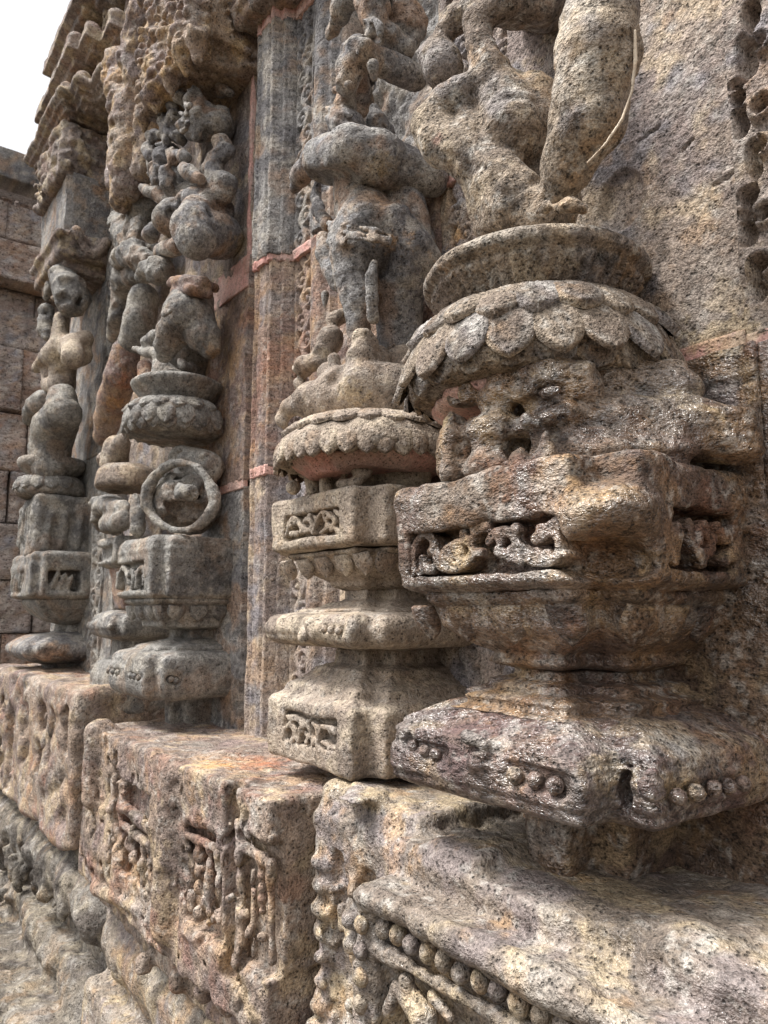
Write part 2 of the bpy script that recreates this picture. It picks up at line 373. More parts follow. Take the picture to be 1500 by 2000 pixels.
for q in ((830, 500, 1.08, 40, OCH, .9), (780, 460, 1.02, 40, OCH, .7, 1.5), (740, 320, 1.0, 34, YEL, .7), (680, 770, .95, 40, YEL, .6), (880, 460, 1.2, 30, OCH, .9), (880, 820, .84, 34, YEL, .8), (1300, 810, 1.05, 70, YEL, .7, 2.0),
          (1400, 650, 1.14, 60, YEL, .8, 2.0), (980, 1790, .75, 50, OCH, .85, 1.3), (1030, 1870, .72, 40, YEL, .7), (760, 1550, .9, 60, YEL, .6, 2.0), (700, 1640, .86, 34, WHT, .6), (620, 1650, .87, 24, WHT, .5), (500, 1480, .95, 60, RST, .9, 1.6), (420, 1480, .85, 34, OCH, .7, 2),
          (560, 1490, .95, 40, RST, .8), (530, 1560, 1.1, 50, RST, .6), (1150, 110, .86, 26, WHT, .8), (1130, 590, .80, 36, WHT, .7), (920, 660, .86, 36, WHT, .6), (1060, 600, .8, 28, WHT, .5), (850, 270, .84, 24, PNK, .7), (890, 190, .87, 22, WHT, .8), (930, 290, .88, 24, WHT, .5),
          (630, 290, .93, 44, BLU, .6), (700, 420, .96, 44, BLU, .6), (650, 500, .97, 34, BLU, .6), (1400, 780, 1.14, 60, BLU, .6), (1320, 760, 1.14, 50, BLU, .5), (1420, 220, 1.15, 40, BLU, .5), (240, 160, 1.0, 40, OCH, .4), (225, 210, 1.0, 34, OCH, .5), (470, 480, 1.17, 34, YEL, .7), (460, 700, 1.17, 50, OCH, .4), (480, 620, 1.17, 40, RST, .5),
          (100, 650, .96, 24, YEL, .6), (110, 700, .97, 24, YEL, .5), (1190, 1500, .83, 60, YEL, .6), (1330, 1540, .9, 50, YEL, .6), (960, 1440, .8, 60, WHT, .45), (1350, 1440, .95, 70, WHT, .5), (1150, 1400, .85, 80, WHT, .35, 2.0), (560, 700, 1.2, 60, RST, .4), (530, 800, 1.15, 40, RST, .3), (240, 740, 1.0, 34, RST, .8), (250, 690, 1.0, 20, PNK, .7), (225, 790, 1.02, 24, OCH, .6),
          (160, 1900, .85, 40, WHT, .7), (60, 1700, .85, 40, WHT, .5), (850, 970, .8, 60, WHT, .3), (1080, 930, .8, 60, WHT, .35), (900, 1080, .8, 50, YEL, .4), (800, 1180, .8, 40, RST, .3)):
    stain(*q)

# ------------------------------------------------------------------ builders
def zr(z): return ZC+z
def seg_dist(x, z, pts):
    """distance on a 2D grid to a polyline"""
    d = np.full(np.broadcast(x, z).shape, 9.0, np.float32)
    for a, b in zip(pts[:-1], pts[1:]):
        vx, vz = b[0]-a[0], b[1]-a[1]; L2 = max(vx*vx+vz*vz, 1e-12)
        t = np.clip(((x-a[0])*vx+(z-a[1])*vz)/L2, 0, 1)
        d = np.minimum(d, np.sqrt((x-a[0]-t*vx)**2+(z-a[1]-t*vz)**2))
    return d
def smooth_poly(pts, n=4):
    """Catmull-Rom through 2D points"""
    p = [np.array(q, float) for q in pts]; p = [2*p[0]-p[1]]+p+[2*p[-1]-p[-2]]; o = []
    for i in range(1, len(p)-2):
        for t in np.linspace(0, 1, n, endpoint=False):
            a, b, c, d = p[i-1:i+3]
            o.append(0.5*((2*b)+(-a+c)*t+(2*a-5*b+4*c-d)*t*t+(-a+3*b-3*c+d)*t**3))
    o.append(p[-2]); return o
def sstep(e0, e1, x):
    t = np.clip((x-e0)/(e1-e0), 0, 1); return t*t*(3-2*t)

def hfield(name, parent, mt, u0, u1, z0, z1, y, res, hfun, seed, amp=0.006, cell=0.08, axis='y', back=0.08, strata=0.0):
    """carved slab: a fine grid pushed out of a wall plane, with edges that return into the wall. axis 'y': plane y, u is x; axis 'x': plane x (faces +x), u is y"""
    res = res*1.2
    us = np.arange(u0, u1+res*0.5, res); zs = np.arange(z0, z1+res*0.5, res)
    U, Z = us[:, None], zs[None, :]
    h = np.zeros((len(us), len(zs)), np.float32)
    if hfun is not None: h = h+hfun(U, Z)
    one = np.array([0.0, 1.0])
    nz = lambda c, s_: lattice_noise(us, one, zs, (c if np.isscalar(c) else c[0], 1, c if np.isscalar(c) else c[1]), s_)[:, 0, :]
    h = h+amp*(nz(cell, seed)+0.55*nz(cell*0.45, seed+1)+0.3*nz(cell*0.18, seed+2)+0.2*nz(max(res*3, 0.008), seed+3))
    if strata: h = h+strata*(nz((0.2, 0.016), seed+4)+0.5*nz((0.08, 0.009), seed+5))
    # wobbling outer edges, then a skirt going back
    n, m = h.shape
    uu = np.broadcast_to(U, h.shape).copy(); zz = np.broadcast_to(Z, h.shape).copy()
    uu = np.pad(uu, 1, 'edge'); zz = np.pad(zz, 1, 'edge'); hh = np.pad(h, 1, 'edge')
    hh[0, :] = hh[-1, :] = -back; hh[:, 0] = hh[:, -1] = -back
    n += 2; m += 2
    if axis == 'y': v = np.stack([uu, y-hh, zz], -1).reshape(-1, 3)
    else: v = np.stack([y+hh, uu, zz], -1).reshape(-1, 3)
    i = np.arange(n*m).reshape(n, m)
    f = np.stack([i[:-1, :-1], i[1:, :-1], i[1:, 1:], i[:-1, 1:]], -1).reshape(-1, 4)
    return obj(name, v, f, mt, parent)

def plan2d(X, Y, x0, x1, y0, y1, r):
    def b(xa, xb, ya, yb):
        qx = abs(X-(xa+xb)/2)-(xb-xa)/2; qy = abs(Y-(ya+yb)/2)-(yb-ya)/2
        return np.sqrt(np.maximum(qx, 0)**2+np.maximum(qy, 0)**2)+np.minimum(np.maximum(qx, qy), 0)
    return np.minimum(b(x0+r, x1-r, y0, y1+1), b(x0, x1, y0+r, y1+1)) if r > 0 else b(x0, x1, y0, y1+1)

def pier_part(name, parent, mt, plan, prof, z0, z1, h, seed, amp=0.004, extra=None, blur=2, strata=0.0, pits=0.0, cell=0.08, pad=0.035, yback=0.02):
    x0, x1, y0, y1, r = plan
    zs, os = [p[0] for p in prof][::-1], [p[1] for p in prof][::-1]
    om = max(o for z, o in prof if z0-0.01 <= z <= z1+0.01)
    V = Vol((x0-om-pad, y0-om-pad, zr(z0)-3*h), (x1+om+pad, y1+yback, zr(z1)+3*h), h)
    X, Y, Z = V.xyz()
    p = plan2d(X[:, :, 0], Y[:, :, 0], x0, x1, y0, y1, r)[:, :, None]
    o = np.interp(Z[0, 0, :]-ZC, zs, os).astype(np.float32)[None, None, :]
    V.full(np.maximum(p-o, np.maximum(zr(z0)-Z, Z-zr(z1))))
    V.blur(blur)
    if extra: extra(V)
    V.rough(amp, seed, cell, strata, pits)
    V.blur(1)
    return vobj(name, V, mt, parent)

def scroll_relief(name, parent, mt, curves, rpx, plane, axis, depth, h, seed, amp=0.0022):
    """carved vine: tubes drawn as photo pixels on a face plane. axis 'y': face plane y=plane; 'x': face plane x=plane"""
    W = []
    for c in curves:
        q = [(P(a, b, plane) if axis == 'y' else PX(a, b, plane)) for a, b in smooth_poly(c)]
        W.append(q)
    allp = np.array([p for q in W for p in q]); r = rpx*mpx(allp.mean(0)); rs_ = random.Random(seed); extra_ = []
    for q in W:
        for j in range(3, len(q)-2, 5):
            tg = q[j+1]-q[j-1]; tg = tg/max(np.linalg.norm(tg), 1e-6)
            nn = np.array([-tg[2], 0, tg[0]]) if axis == 'y' else np.array([0, -tg[2], tg[1]])
            sg = 1 if rs_.random() < .5 else -1
            e = q[j]+nn*sg*r*rs_.uniform(1.3, 1.9)+tg*r*0.7
            e = np.clip(e, allp.min(0), allp.max(0))
            extra_.append([q[j], (q[j]+e)/2+tg*r*0.2, e])
    W += extra_
    lo, hi = allp.min(0)-r*2.2, allp.max(0)+r*2.2
    ax = 1 if axis == 'y' else 0
    if axis == 'y': lo[1], hi[1] = plane-r*0.6, plane+depth+r
    else: lo[0], hi[0] = plane-depth-r, plane+r*0.6
    V = Vol(lo, hi, h); X, Y, Z = V.xyz()
    A = X if axis == 'y' else Y; ai = 0 if axis == 'y' else 1
    d2 = np.full((len(V.ax[ai]), len(V.ax[2])), 9.0, np.float32)
    for q in W:
        d2 = np.minimum(d2, seg_dist(V.ax[ai][:, None].astype(np.float32), V.ax[2][None, :].astype(np.float32), [(p[ai], p[2]) for p in q]))
    d2 = d2[:, None, :] if axis == 'y' else d2[None, :, :]
    dep = (Y-plane) if axis == 'y' else (plane-X)            # >0 into the stone
    top = np.maximum(r*0.5-dep, 0)
    V.full(np.maximum(np.sqrt(d2**2+top**2)-r, np.maximum(-dep-0.0*r, dep-depth)))
    V.rough(amp, seed, 0.03)
    return vobj(name, V, mt, parent)

def chain(V, pts, k=0.012, mode='add', sq=(1, 1, 1)):
    """limb through (photo x, photo y, distance into the wall, radius in photo pixels)"""
    Q = [(P(a, b, n), r) for a, b, n, r in pts]
    Q = [(p, r*mpx(p)) for p, r in Q]
    if len(Q) == 1: V.ellipsoid(Q[0][0], np.array([1/s_ for s_ in sq])*Q[0][1], k, mode); return
    for (a, ra), (b, rb) in zip(Q[:-1], Q[1:]): V.capsule(a, b, ra, rb, k, mode, sq)
def chains_bounds(lst, pad=0.03):
    pts = [];
    for c in lst:
        for a, b, n, r in c:
            p = P(a, b, n); q = r*mpx(p); pts += [p-q, p+q]
    pts = np.array(pts); return pts.min(0)-pad, pts.max(0)+pad
def figure(name, parent, mt, limbs, cuts=(), h=0.004, seed=0, amp=0.004, k=0.010, ymax=None, cell=0.06, strata=0.0, pits=0.0, blur=1, wrinkles=(), gouge=0.0, bits=0):
    lo, hi = chains_bounds(limbs)
    if ymax: hi[1] = min(hi[1], ymax)
    V = Vol(lo, hi, h)
    for c in limbs: chain(V, c, k*0.75)
    for c in wrinkles: chain(V, c, 0.004)
    rb_ = np.random.default_rng(seed+77)
    for _ in range(bits):
        c = limbs[rb_.integers(len(limbs))]; j = rb_.integers(max(1, len(c)-1)); a_ = np.array(c[j]); b_ = np.array(c[min(j+1, len(c)-1)]); q = a_+(b_-a_)*rb_.random()
        p = P(q[0], q[1], q[2]); r = q[3]*mpx(p); dv = (CAM-p)/np.linalg.norm(CAM-p)+rb_.normal(0, 0.65, 3); dv /= np.linalg.norm(dv)
        e = p+dv*r*0.97; rr = r*rb_.uniform(0.12, 0.32)
        tdir = np.cross(dv, rb_.normal(0, 1, 3)); tdir *= r*rb_.uniform(0.1, 0.6)/max(np.linalg.norm(tdir), 1e-6)
        V.capsule(e, e+tdir, rr, rr*rb_.uniform(0.5, 1.0), 0.004, 'add' if rb_.random() < 0.55 else 'cut')
    for c in cuts: chain(V, c, 0.006, 'cut')
    V.blur(blur)
    V.rough(amp*0.85, seed, cell, strata, pits*0.8+0.002)
    V.noise((0.05, 0.05, 0.02), amp*0.35, seed+21, 'ridge')
    if gouge: V.noise(0.045, gouge, seed+23, 'pit'); V.noise((0.06, 0.05, 0.03), -gouge*0.35, seed+24, 'ridge')
    return vobj(name, V, mt, parent)

def revolve(name, parent, mt, c, prof, h, seed, amp=0.004, ribs=0, rib_amp=0.0, rib_z=None, ymax=None, blur=1, scallop=0, strata=0.0, pits=0.0, sqx=1.0):
    """half-round slab standing out of the wall: radius as a function of height about the axis c"""
    zs = np.array([p[0] for p in prof][::-1])+ZC; rs = np.array([p[1] for p in prof][::-1]); R = rs.max()+0.03
    V = Vol((c[0]-R*sqx, c[1]-R, zs.min()-4*h), (c[0]+R*sqx, ymax if ymax else c[1]+R, zs.max()+4*h), h)
    X, Y, Z = V.xyz()
    dx, dy = (X-c[0])/sqx, Y-c[1]
    r = np.sqrt(dx**2+dy**2)[:, :, 0]; th = np.arctan2(dy, dx)[:, :, 0]
    rad = np.interp(Z[0, 0], zs, rs).astype(np.float32)[None, None, :]
    d = r[:, :, None]-rad
    if ribs:
        g = ((0.5+0.5*np.cos(th*ribs))**2*rib_amp)[:, :, None]
        wz = 1.0 if rib_z is None else (sstep(zr(rib_z[0])-0.006, zr(rib_z[0]), Z)*(1-sstep(zr(rib_z[1]), zr(rib_z[1])+0.006, Z)))
        d = d+g*wz
    zl = zs.min()+(scallop*np.abs(np.sin(th*11)))[:, :, None] if scallop else zs.min()
    V.full(np.maximum(d, np.maximum(zl-Z, Z-zs.max())))
    V.blur(blur); V.rough(amp, seed, 0.06, strata, pits); V.blur(1)
    return vobj(name, V, mt, parent)

def petal_mesh(seed, mt):
    key = ('petal', seed, mt.name)
    if key in _ico: return _ico[key]
    n, m = 15, 13; rg = np.random.default_rng(seed)
    s_ = np.linspace(-1, 1, n)[:, None]; t = np.linspace(0, 1, m)[None, :]          # across, from root to tip
    wdt = np.clip(1-(np.clip(t-0.30, 0, 1)/0.71)**2.1, 0.0, 1)**0.8*(0.92+0.16*t)
    x = s_*wdt*0.5; z = -t+0.06*np.cos(s_*3)*0
    prof = (1-np.abs(s_)**5)*np.sin(np.clip(t*1.1+0.12, 0, 1)*math.pi*0.95)**0.35*(0.8+0.2*np.cos(s_*2.2))
    y = -prof*(0.55+0.45*t)+0.10*rg.uniform(-1, 1, (n, m))*np.clip(prof, 0, 1)
    v = np.stack([np.broadcast_to(x, prof.shape), y, np.broadcast_to(z, prof.shape)], -1)
    vb = v.copy(); vb[..., 1] = 0.5
    V2 = np.concatenate([v.reshape(-1, 3), vb.reshape(-1, 3)])
    i = np.arange(n*m).reshape(n, m)
    f = list(np.stack([i[:-1, :-1], i[1:, :-1], i[1:, 1:], i[:-1, 1:]], -1).reshape(-1, 4))
    ring = list(i[:, 0])+list(i[-1, 1:])+list(i[::-1, -1][1:])+list(i[0, ::-1][1:-1])
    for a, b in zip(ring, ring[1:]+ring[:1]): f.append([b, a, a+n*m, b+n*m])
    me = np_mesh('petal', V2, np.array(f)); me.materials.append(mt); paint(me, mt, V2*0.06+seed*2.9); _ico[key] = me
    return me
def petals(parent, mt, c, R, z, w, hgt, t, count, th0, th1, tilt, seed, name='petal'):
    """a row of carved lotus petals round a pedestal, root at height z"""
    for i in range(count):
        th = th0+(th1-th0)*(i+0.5)/count
        o = bpy.data.objects.new(name, petal_mesh((seed+i) % 4, mt)); COL.objects.link(o); o.parent = parent
        rr = random.Random(seed*77+i)
        p = np.array([c[0]+R*math.cos(th), c[1]+R*math.sin(th), zr(z)])
        o.location = p-BASE[parent.name]
        o.rotation_euler = (tilt+rr.uniform(-.06, .06), rr.uniform(-.05, .05), th+math.pi/2)
        o.scale = (w*rr.uniform(.94, 1.06), t*rr.uniform(.85, 1.15), hgt*rr.uniform(.94, 1.06))

def hang_leaf(parent, mt, p, th, tilt, w_, h_, t_, seed):
    o = bpy.data.objects.new('leaf', petal_mesh(seed % 4, mt)); COL.objects.link(o); o.parent = parent
    o.location = np.asarray(p)-BASE[parent.name]; o.rotation_euler = (tilt, 0.04*math.sin(seed*3.1), th+math.pi/2); o.scale = (w_, t_, h_)
    return o

# ================================================================== the ground
gv = np.array([[-60, -60, 0], [40, -60, 0], [40, 40, 0], [-60, 40, 0]], float)
g = obj('ground', gv, np.array([[0, 1, 2, 3]]), M['soil']); g['kind'] = 'structure'

# ================================================================== nearest pilaster (right), its faces at y 0.80 and x -0.56
WY4 = 1.15
PL4 = (-1.075, -0.565, 0.80, WY4, 0.065)
PR4 = [(0.225, -0.004), (0.215, 0.004), (0.195, 0.006), (0.048, 0.0), (0.040, -0.006), (0.036, -0.034), (0.019, -0.034), (0.016, -0.052), (0.008, -0.050),
       (-0.02, -0.056), (-0.045, -0.088), (-0.066, -0.122), (-0.070, -0.108), (-0.084, -0.112), (-0.088, -0.142), (-0.108, -0.142), (-0.111, -0.108), (-0.125, -0.114), (-0.128, -0.076), (-0.145, -0.086),
       (-0.150, -0.060), (-0.168, -0.030), (-0.182, 0.0), (-0.195, 0.012), (-0.255, 0.014), (-0.272, 0.0), (-0.284, -0.03), (-0.294, -0.075), (-0.298, -0.14), (-0.43, -0.155)]
P4 = thing('pilaster', 'nearest carved stone pilaster, wet and brown, with deeply cut scroll panels, at the right', 'pilaster', (-0.78, 0.98, zr(-0.43)), 'carved pilasters along the temple wall')
def box4(V):
    lo = P(800, 1120, 0.80); hi = P(1098, 1040, 0.80)
    V.box((lo[0], 0.76, zr(0.063)), (hi[0], 0.842, zr(0.137)), 0.004, 0.006, 'cut')
    V.box((-0.62, 0.93, zr(0.065)), (-0.50, 1.105, zr(0.150)), 0.004, 0.006, 'cut')
    # broken corner block: a lump left above, a hollow below
    V.ellipsoid((-0.600, 0.842, zr(0.135)), (0.062, 0.062, 0.042), 0.02)
    V.ellipsoid((-0.605, 0.835, zr(0.070)), (0.062, 0.07, 0.034), 0.012, 'cut')
    V.noise((0.2, 0.2, 0.03), 0.003, 41)
    # weathered sloping top on the right
    X, Y, Z = V.xyz(); V.full(-(Z-zr(0.222)+0.10*np.maximum(X+0.70, 0)+0.05*np.maximum(Y-0.9, 0)-0.03), 0.02, 'cut')
cap4 = pier_part('capital_block', P4, M['wet'], PL4, PR4, 0.035, 0.222, 0.0033, 400, 0.0045, box4, 2, 0.0024, 0.004)
def c8(l): return [(750+x/2, 500+y/2) for x, y in l]
cur = [c8(q) for q in ([(108, 1235), (112, 1140), (150, 1088), (186, 1112), (206, 1190), (240, 1216), (300, 1206), (338, 1160), (322, 1112), (268, 1128), (232, 1165)],
       [(345, 1105), (362, 1072), (395, 1058)], [(400, 1115), (438, 1078), (488, 1086), (512, 1125), (545, 1160), (580, 1192), (632, 1192), (674, 1160), (672, 1100), (640, 1082), (610, 1098)],
       [(690, 1022), (640, 1062), (585, 1105)], [(440, 1150), (480, 1172), (532, 1190)], [(140, 1180), (150, 1220), (185, 1225)], [(270, 1165), (295, 1160)])]
scroll_relief('scroll_carving', cap4, M['wet'], cur, 10.5, 0.803, 'y', 0.045, 0.003, 410)
cur = [c8(q) for q in ([(1068, 1062), (1108, 1042), (1136, 1075), (1118, 1120), (1078, 1140)], [(1150, 1060), (1150, 1190)], [(1205, 1038), (1212, 1110), (1245, 1165), (1292, 1142), (1262, 1050)],
       [(1310, 1058), (1345, 1105), (1388, 1088), (1382, 1140), (1340, 1190)], [(1240, 1070), (1240, 1110)], [(1090, 1190), (1120, 1160)])]
scroll_relief('scroll_carving', cap4, M['wet'], cur, 11, -0.566, 'x', 0.04, 0.003, 420)
def bell4(V):
    for a, b, n in ((880, 1195, 0.86), (1020, 1200, 0.86), (1180, 1200, 0.88)):
        p = P(a, b, n); V.ellipsoid(p+np.array([0, 0.0, -0.02]), (0.035, 0.03, 0.03), 0.012, 'cut')
bell4_o = pier_part('bell_moulding', P4, M['wet'], PL4, PR4, -0.092, 0.040, 0.0032, 430, 0.003, None, 1, 0.0014, 0.002)
for i, (x_, w_) in enumerate(((-1.0, 0.06), (-0.905, 0.062), (-0.80, 0.066), (-0.69, 0.066))):
    hang_leaf(bell4_o, M['wet'], (x_, 0.846, zr(0.012)), -math.pi/2, math.radians(28), w_, 0.062, 0.015, i)
for i, (y_, w_) in enumerate(((0.93, 0.066), (1.02, 0.062), (1.10, 0.05))):
    hang_leaf(bell4_o, M['wet'], (-0.611, y_, zr(0.012)), 0.0, math.radians(28), w_, 0.06, 0.015, i+1)
pier_part('neck', P4, M['wet'], PL4, PR4, -0.155, -0.088, 0.0032, 440, 0.0026, None, 0, 0.0012, 0.002)
BEADS4A = [(807, 1457), (830, 1467), (852, 1474), (1006, 1515), (1046, 1525), (1084, 1534)]
BEADS4B = [(1325, 1557), (1360, 1548), (1394, 1540), (1422, 1535), (1450, 1530)]
def torus4(V):
    for run in (BEADS4A[:3], BEADS4A[3:]):
        a, b = P(run[0][0]-12, run[0][1]-3, 0.79), P(run[-1][0]+12, run[-1][1]+3, 0.79)
        V.capsule(a, b, 0.0125, 0.0125, 0.004, 'cut')
    a, b = PX(1300, 1561, -0.546), PX(1462, 1527, -0.546); V.capsule(a, b, 0.013, 0.013, 0.004, 'cut')
    for (a, b) in ((925, 1440), (932, 1480), (945, 1465)):
        V.ellipsoid(P(a, b, 0.787), (0.02, 0.014, 0.02), 0.008)
    V.ellipsoid(P(1228, 1535, 0.87), (0.010, 0.02, 0.016), 0.004, 'cut'); V.ellipsoid(PX(1270, 1530, -0.545), (0.02, 0.03, 0.024), 0.01)
    for zz, am in ((-0.196, 0.008), (-0.207, 0.006), (-0.256, 0.008)):
        X, Y, Z = V.xyz(); V.d += am*np.exp(-((Z-zr(zz))/0.0035)**2)
tor4 = pier_part('torus_moulding', P4, M['wet_purple'], PL4, PR4, -0.30, -0.15, 0.003, 450, 0.0045, torus4, 1, 0.0016, 0.005)
for i, (a, b) in enumerate(BEADS4A): bead('bead', P(a, b, 0.797), 0.0105 if i < 3 else 0.0125, M['wet_purple'], tor4, i)
for i, (a, b) in enumerate(BEADS4B): bead('bead', PX(a, b, -0.551), 0.0115, M['wet_purple'], tor4, i+2)
pier_part('foot', P4, M['wet'], PL4, PR4, -0.46, -0.288, 0.0045, 460, 0.004, None, 1, 0.003, 0.002)

# ================================================================== second pilaster, pale buff
WY3 = 1.20
PL3 = (-1.715, -1.245, 0.905, WY3, 0.05)
PR3 = [(0.285, -0.006), (0.275, 0.0), (0.16, 0.0), (0.15, -0.005), (0.148, -0.03), (0.137, -0.032), (0.136, -0.045), (0.10, -0.075), (0.076, -0.115), (0.066, -0.108), (0.06, -0.135), (0.032, -0.135), (0.029, -0.10), (0.018, -0.10), (0.016, -0.055), (0.007, -0.05),
       (0.004, -0.012), (-0.012, 0.006), (-0.034, 0.012), (-0.06, 0.004), (-0.078, -0.03), (-0.084, -0.12), (-0.12, -0.12), (-0.122, -0.085), (-0.134, -0.085), (-0.16, -0.052), (-0.162, -0.038), (-0.186, -0.03), (-0.196, -0.004), (-0.204, 0.0), (-0.33, -0.002), (-0.36, -0.01)]
P3 = thing('pilaster', 'pale buff pilaster with two scroll panels, between the nearest pilaster and the round colonnette', 'pilaster', (-1.45, 1.05, zr(-0.36)), 'carved pilasters along the temple wall')
def panel_cut(x_a, x_b, y0, za, zb, dep=0.028):
    def f(V): V.box((x_a, y0-0.04, zr(za)), (x_b, y0+dep, zr(zb)), 0.003, 0.004, 'cut')
    return f
a, b = P(554, 1040, 0.905), P(660, 1010, 0.905)
cap3 = pier_part('capital_block', P3, M['buff'], PL3, PR3, 0.149, 0.284, 0.0036, 500, 0.003, panel_cut(a[0], b[0], 0.905, 0.180, 0.238), 2, 0.0008, 0.001)
def c7(l): return [(450+x/3, 900+y/3) for x, y in l]
cur = [c7(q) for q in ([(318, 440), (340, 360), (372, 340), (400, 380), (440, 410), (470, 375), (450, 340), (425, 352)], [(470, 420), (500, 330), (530, 300), (560, 310)], [(540, 350), (570, 325), (600, 345), (590, 380), (560, 375)], [(520, 420), (560, 395), (610, 400), (635, 420)], [(350, 430), (385, 425)], [(600, 290), (635, 320)])]
scroll_relief('scroll_carving', cap3, M['buff'], cur, 5.0, 0.907, 'y', 0.034, 0.0032, 510)
bel3 = pier_part('bell_moulding', P3, M['buff'], PL3, PR3, 0.058, 0.15, 0.0034, 520, 0.002, None, 1, 0.0006)
for i, x_ in enumerate((-1.655, -1.575, -1.49, -1.405, -1.33)):
    hang_leaf(bel3, M['buff'], (x_, 0.947, zr(0.134)), -math.pi/2, math.radians(28), 0.060, 0.052, 0.013, i)
for i, y_ in enumerate((1.0, 1.08, 1.16)):
    hang_leaf(bel3, M['buff'], (-1.288, y_, zr(0.134)), 0.0, math.radians(28), 0.060, 0.052, 0.013, i+2)
pier_part('neck', P3, M['buff'], PL3, PR3, 0.003, 0.062, 0.0034, 530, 0.002, None, 0)
def torus3(V):
    for q, n in (((600, 980), 0.897), ((575, 1000), 0.897)):
        p = P(*c7([q])[0], n)
    for (x, y) in ((550, 985), (590, 990), (640, 995)): V.ellipsoid(P(*c7([(x, y)])[0], 0.891), (0.012, 0.012, 0.012), 0.004, 'cut')
    for (x, y) in ((480, 960), (430, 1030), (500, 1000)): V.ellipsoid(P(*c7([(x, y)])[0], 0.893), (0.018, 0.012, 0.016), 0.008)
    for (x, y) in ((820, 970), (850, 985)): V.ellipsoid(PX(*c7([(x, y)])[0], -1.226), (0.016, 0.012, 0.01), 0.004, 'cut')
    X, Y, Z = V.xyz()
    for zz in (-0.016, -0.05): V.d += 0.003*np.exp(-((Z-zr(zz))/0.004)**2)*(X < -1.50)
tor3 = pier_part('torus_moulding', P3, M['buff'], PL3, PR3, -0.086, 0.008, 0.0034, 540, 0.003, torus3, 1, 0.0, 0.001)
for i, q in enumerate(((555, 985), (592, 992), (638, 998))): bead('bead', P(*c7([q])[0], 0.899), 0.010, M['buff'], tor3, i)
pier_part('neck', P3, M['buff'], PL3, PR3, -0.2, -0.08, 0.0036, 550, 0.002, None, 0)
a, b = P(553, 1440, 0.905), P(655, 1430, 0.905)
blk3 = pier_part('foot_block', P3, M['buff'], PL3, PR3, -0.34, -0.19, 0.0036, 560, 0.0035, panel_cut(a[0], b[0], 0.905, -0.292, -0.225), 2, 0.0008, 0.001)
cur = [c7(q) for q in ([(300, 1630), (310, 1570), (345, 1550), (375, 1590), (355, 1640)], [(320, 1500), (380, 1510), (420, 1540)], [(390, 1640), (405, 1570), (440, 1550), (455, 1600), (440, 1650)], [(470, 1540), (510, 1580), (500, 1640), (470, 1660)], [(530, 1560), (580, 1570), (605, 1600)], [(530, 1650), (575, 1680), (605, 1690)], [(430, 1600), (480, 1640), (520, 1700)])]
scroll_relief('scroll_carving', blk3, M['buff'], cur, 5.0, 0.907, 'y', 0.034, 0.0032, 570)

# ================================================================== third pilaster, grey-green
WY2 = 1.2
PL2 = (-2.87, -2.42, 0.89, WY2, 0.045)
PR2 = [(0.275, -0.02), (0.262, -0.012), (0.255, -0.004), (0.232, -0.004), (0.23, 0.004), (0.215, 0.004), (0.213, -0.004), (0.205, 0.0), (0.06, 0.0), (0.055, -0.02), (0.035, -0.024), (0.034, -0.045), (0.0, -0.055), (-0.03, -0.08), (-0.048, -0.075), (-0.056, -0.15), (-0.09, -0.15), (-0.092, -0.105), (-0.104, -0.105), (-0.106, -0.065), (-0.122, -0.055),
       (-0.126, -0.02), (-0.15, 0.006), (-0.19, 0.014), (-0.245, 0.014), (-0.275, 0.0), (-0.295, -0.04), (-0.302, -0.145), (-0.43, -0.15)]
P2 = thing('pilaster', 'grey-green pilaster with a small square scroll panel, standing on the big carved block at left', 'pilaster', (-2.65, 1.05, zr(-0.43)), 'carved pilasters along the temple wall')
def box2(V):
    a, b = P(222, 1140, 0.89), P(288, 1100, 0.89)
    V.box((a[0]+0.02, 0.85, zr(0.085)), (b[0]-0.03, 0.918, zr(0.185)), 0.003, 0.004, 'cut')
cap2 = pier_part('capital_block', P2, M['grey'], PL2, PR2, 0.054, 0.272, 0.005, 600, 0.0035, box2, 1, 0.0015)
def c6(l): return [(x/3, 900+y/3) for x, y in l]
cur = [c6(q) for q in ([(680, 740), (690, 660), (715, 620), (735, 660), (745, 720)], [(760, 640), (770, 700), (760, 745)], [(790, 740), (800, 660), (830, 620), (845, 660), (835, 720)])]
scroll_relief('scroll_carving', cap2, M['grey'], cur, 5.0, 0.893, 'y', 0.035, 0.005, 610)
bel2 = pier_part('bell_moulding', P2, M['grey'], PL2, PR2, -0.060, 0.057, 0.005, 620, 0.002, None, 0)
for i, y_ in enumerate((0.99, 1.07, 1.15)):
    hang_leaf(bel2, M['grey'], (-2.462, y_, zr(0.030)), 0.0, math.radians(22), 0.066, 0.055, 0.014, i)
for i, x_ in enumerate((-2.80, -2.70, -2.60, -2.52)):
    hang_leaf(bel2, M['grey'], (x_, 0.932, zr(0.030)), -math.pi/2, math.radians(22), 0.066, 0.055, 0.014, i+1)
pier_part('neck', P2, M['grey'], PL2, PR2, -0.128, -0.050, 0.005, 630, 0.002, None, 0)
def torus2(V):
    for (x, y) in ((1000, 1280), (1030, 1290)): V.ellipsoid(PX(*c6([(x, y)])[0], -2.405), (0.02, 0.02, 0.016), 0.004, 'cut')
    for (x, y) in ((670, 1235), (790, 1265)):
        p = P(*c6([(x, y)])[0], 0.875); V.capsule(p-np.array([0.05, 0, 0]), p+np.array([0.05, 0, 0]), 0.012, 0.012, 0.004, 'cut')
    X, Y, Z = V.xyz()
    for zz in (-0.165, -0.235): V.d += 0.004*np.exp(-((Z-zr(zz))/0.005)**2)*(Y < 0.9)
tor2 = pier_part('torus_moulding', P2, M['grey'], PL2, PR2, -0.304, -0.122, 0.005, 640, 0.003, torus2, 1)
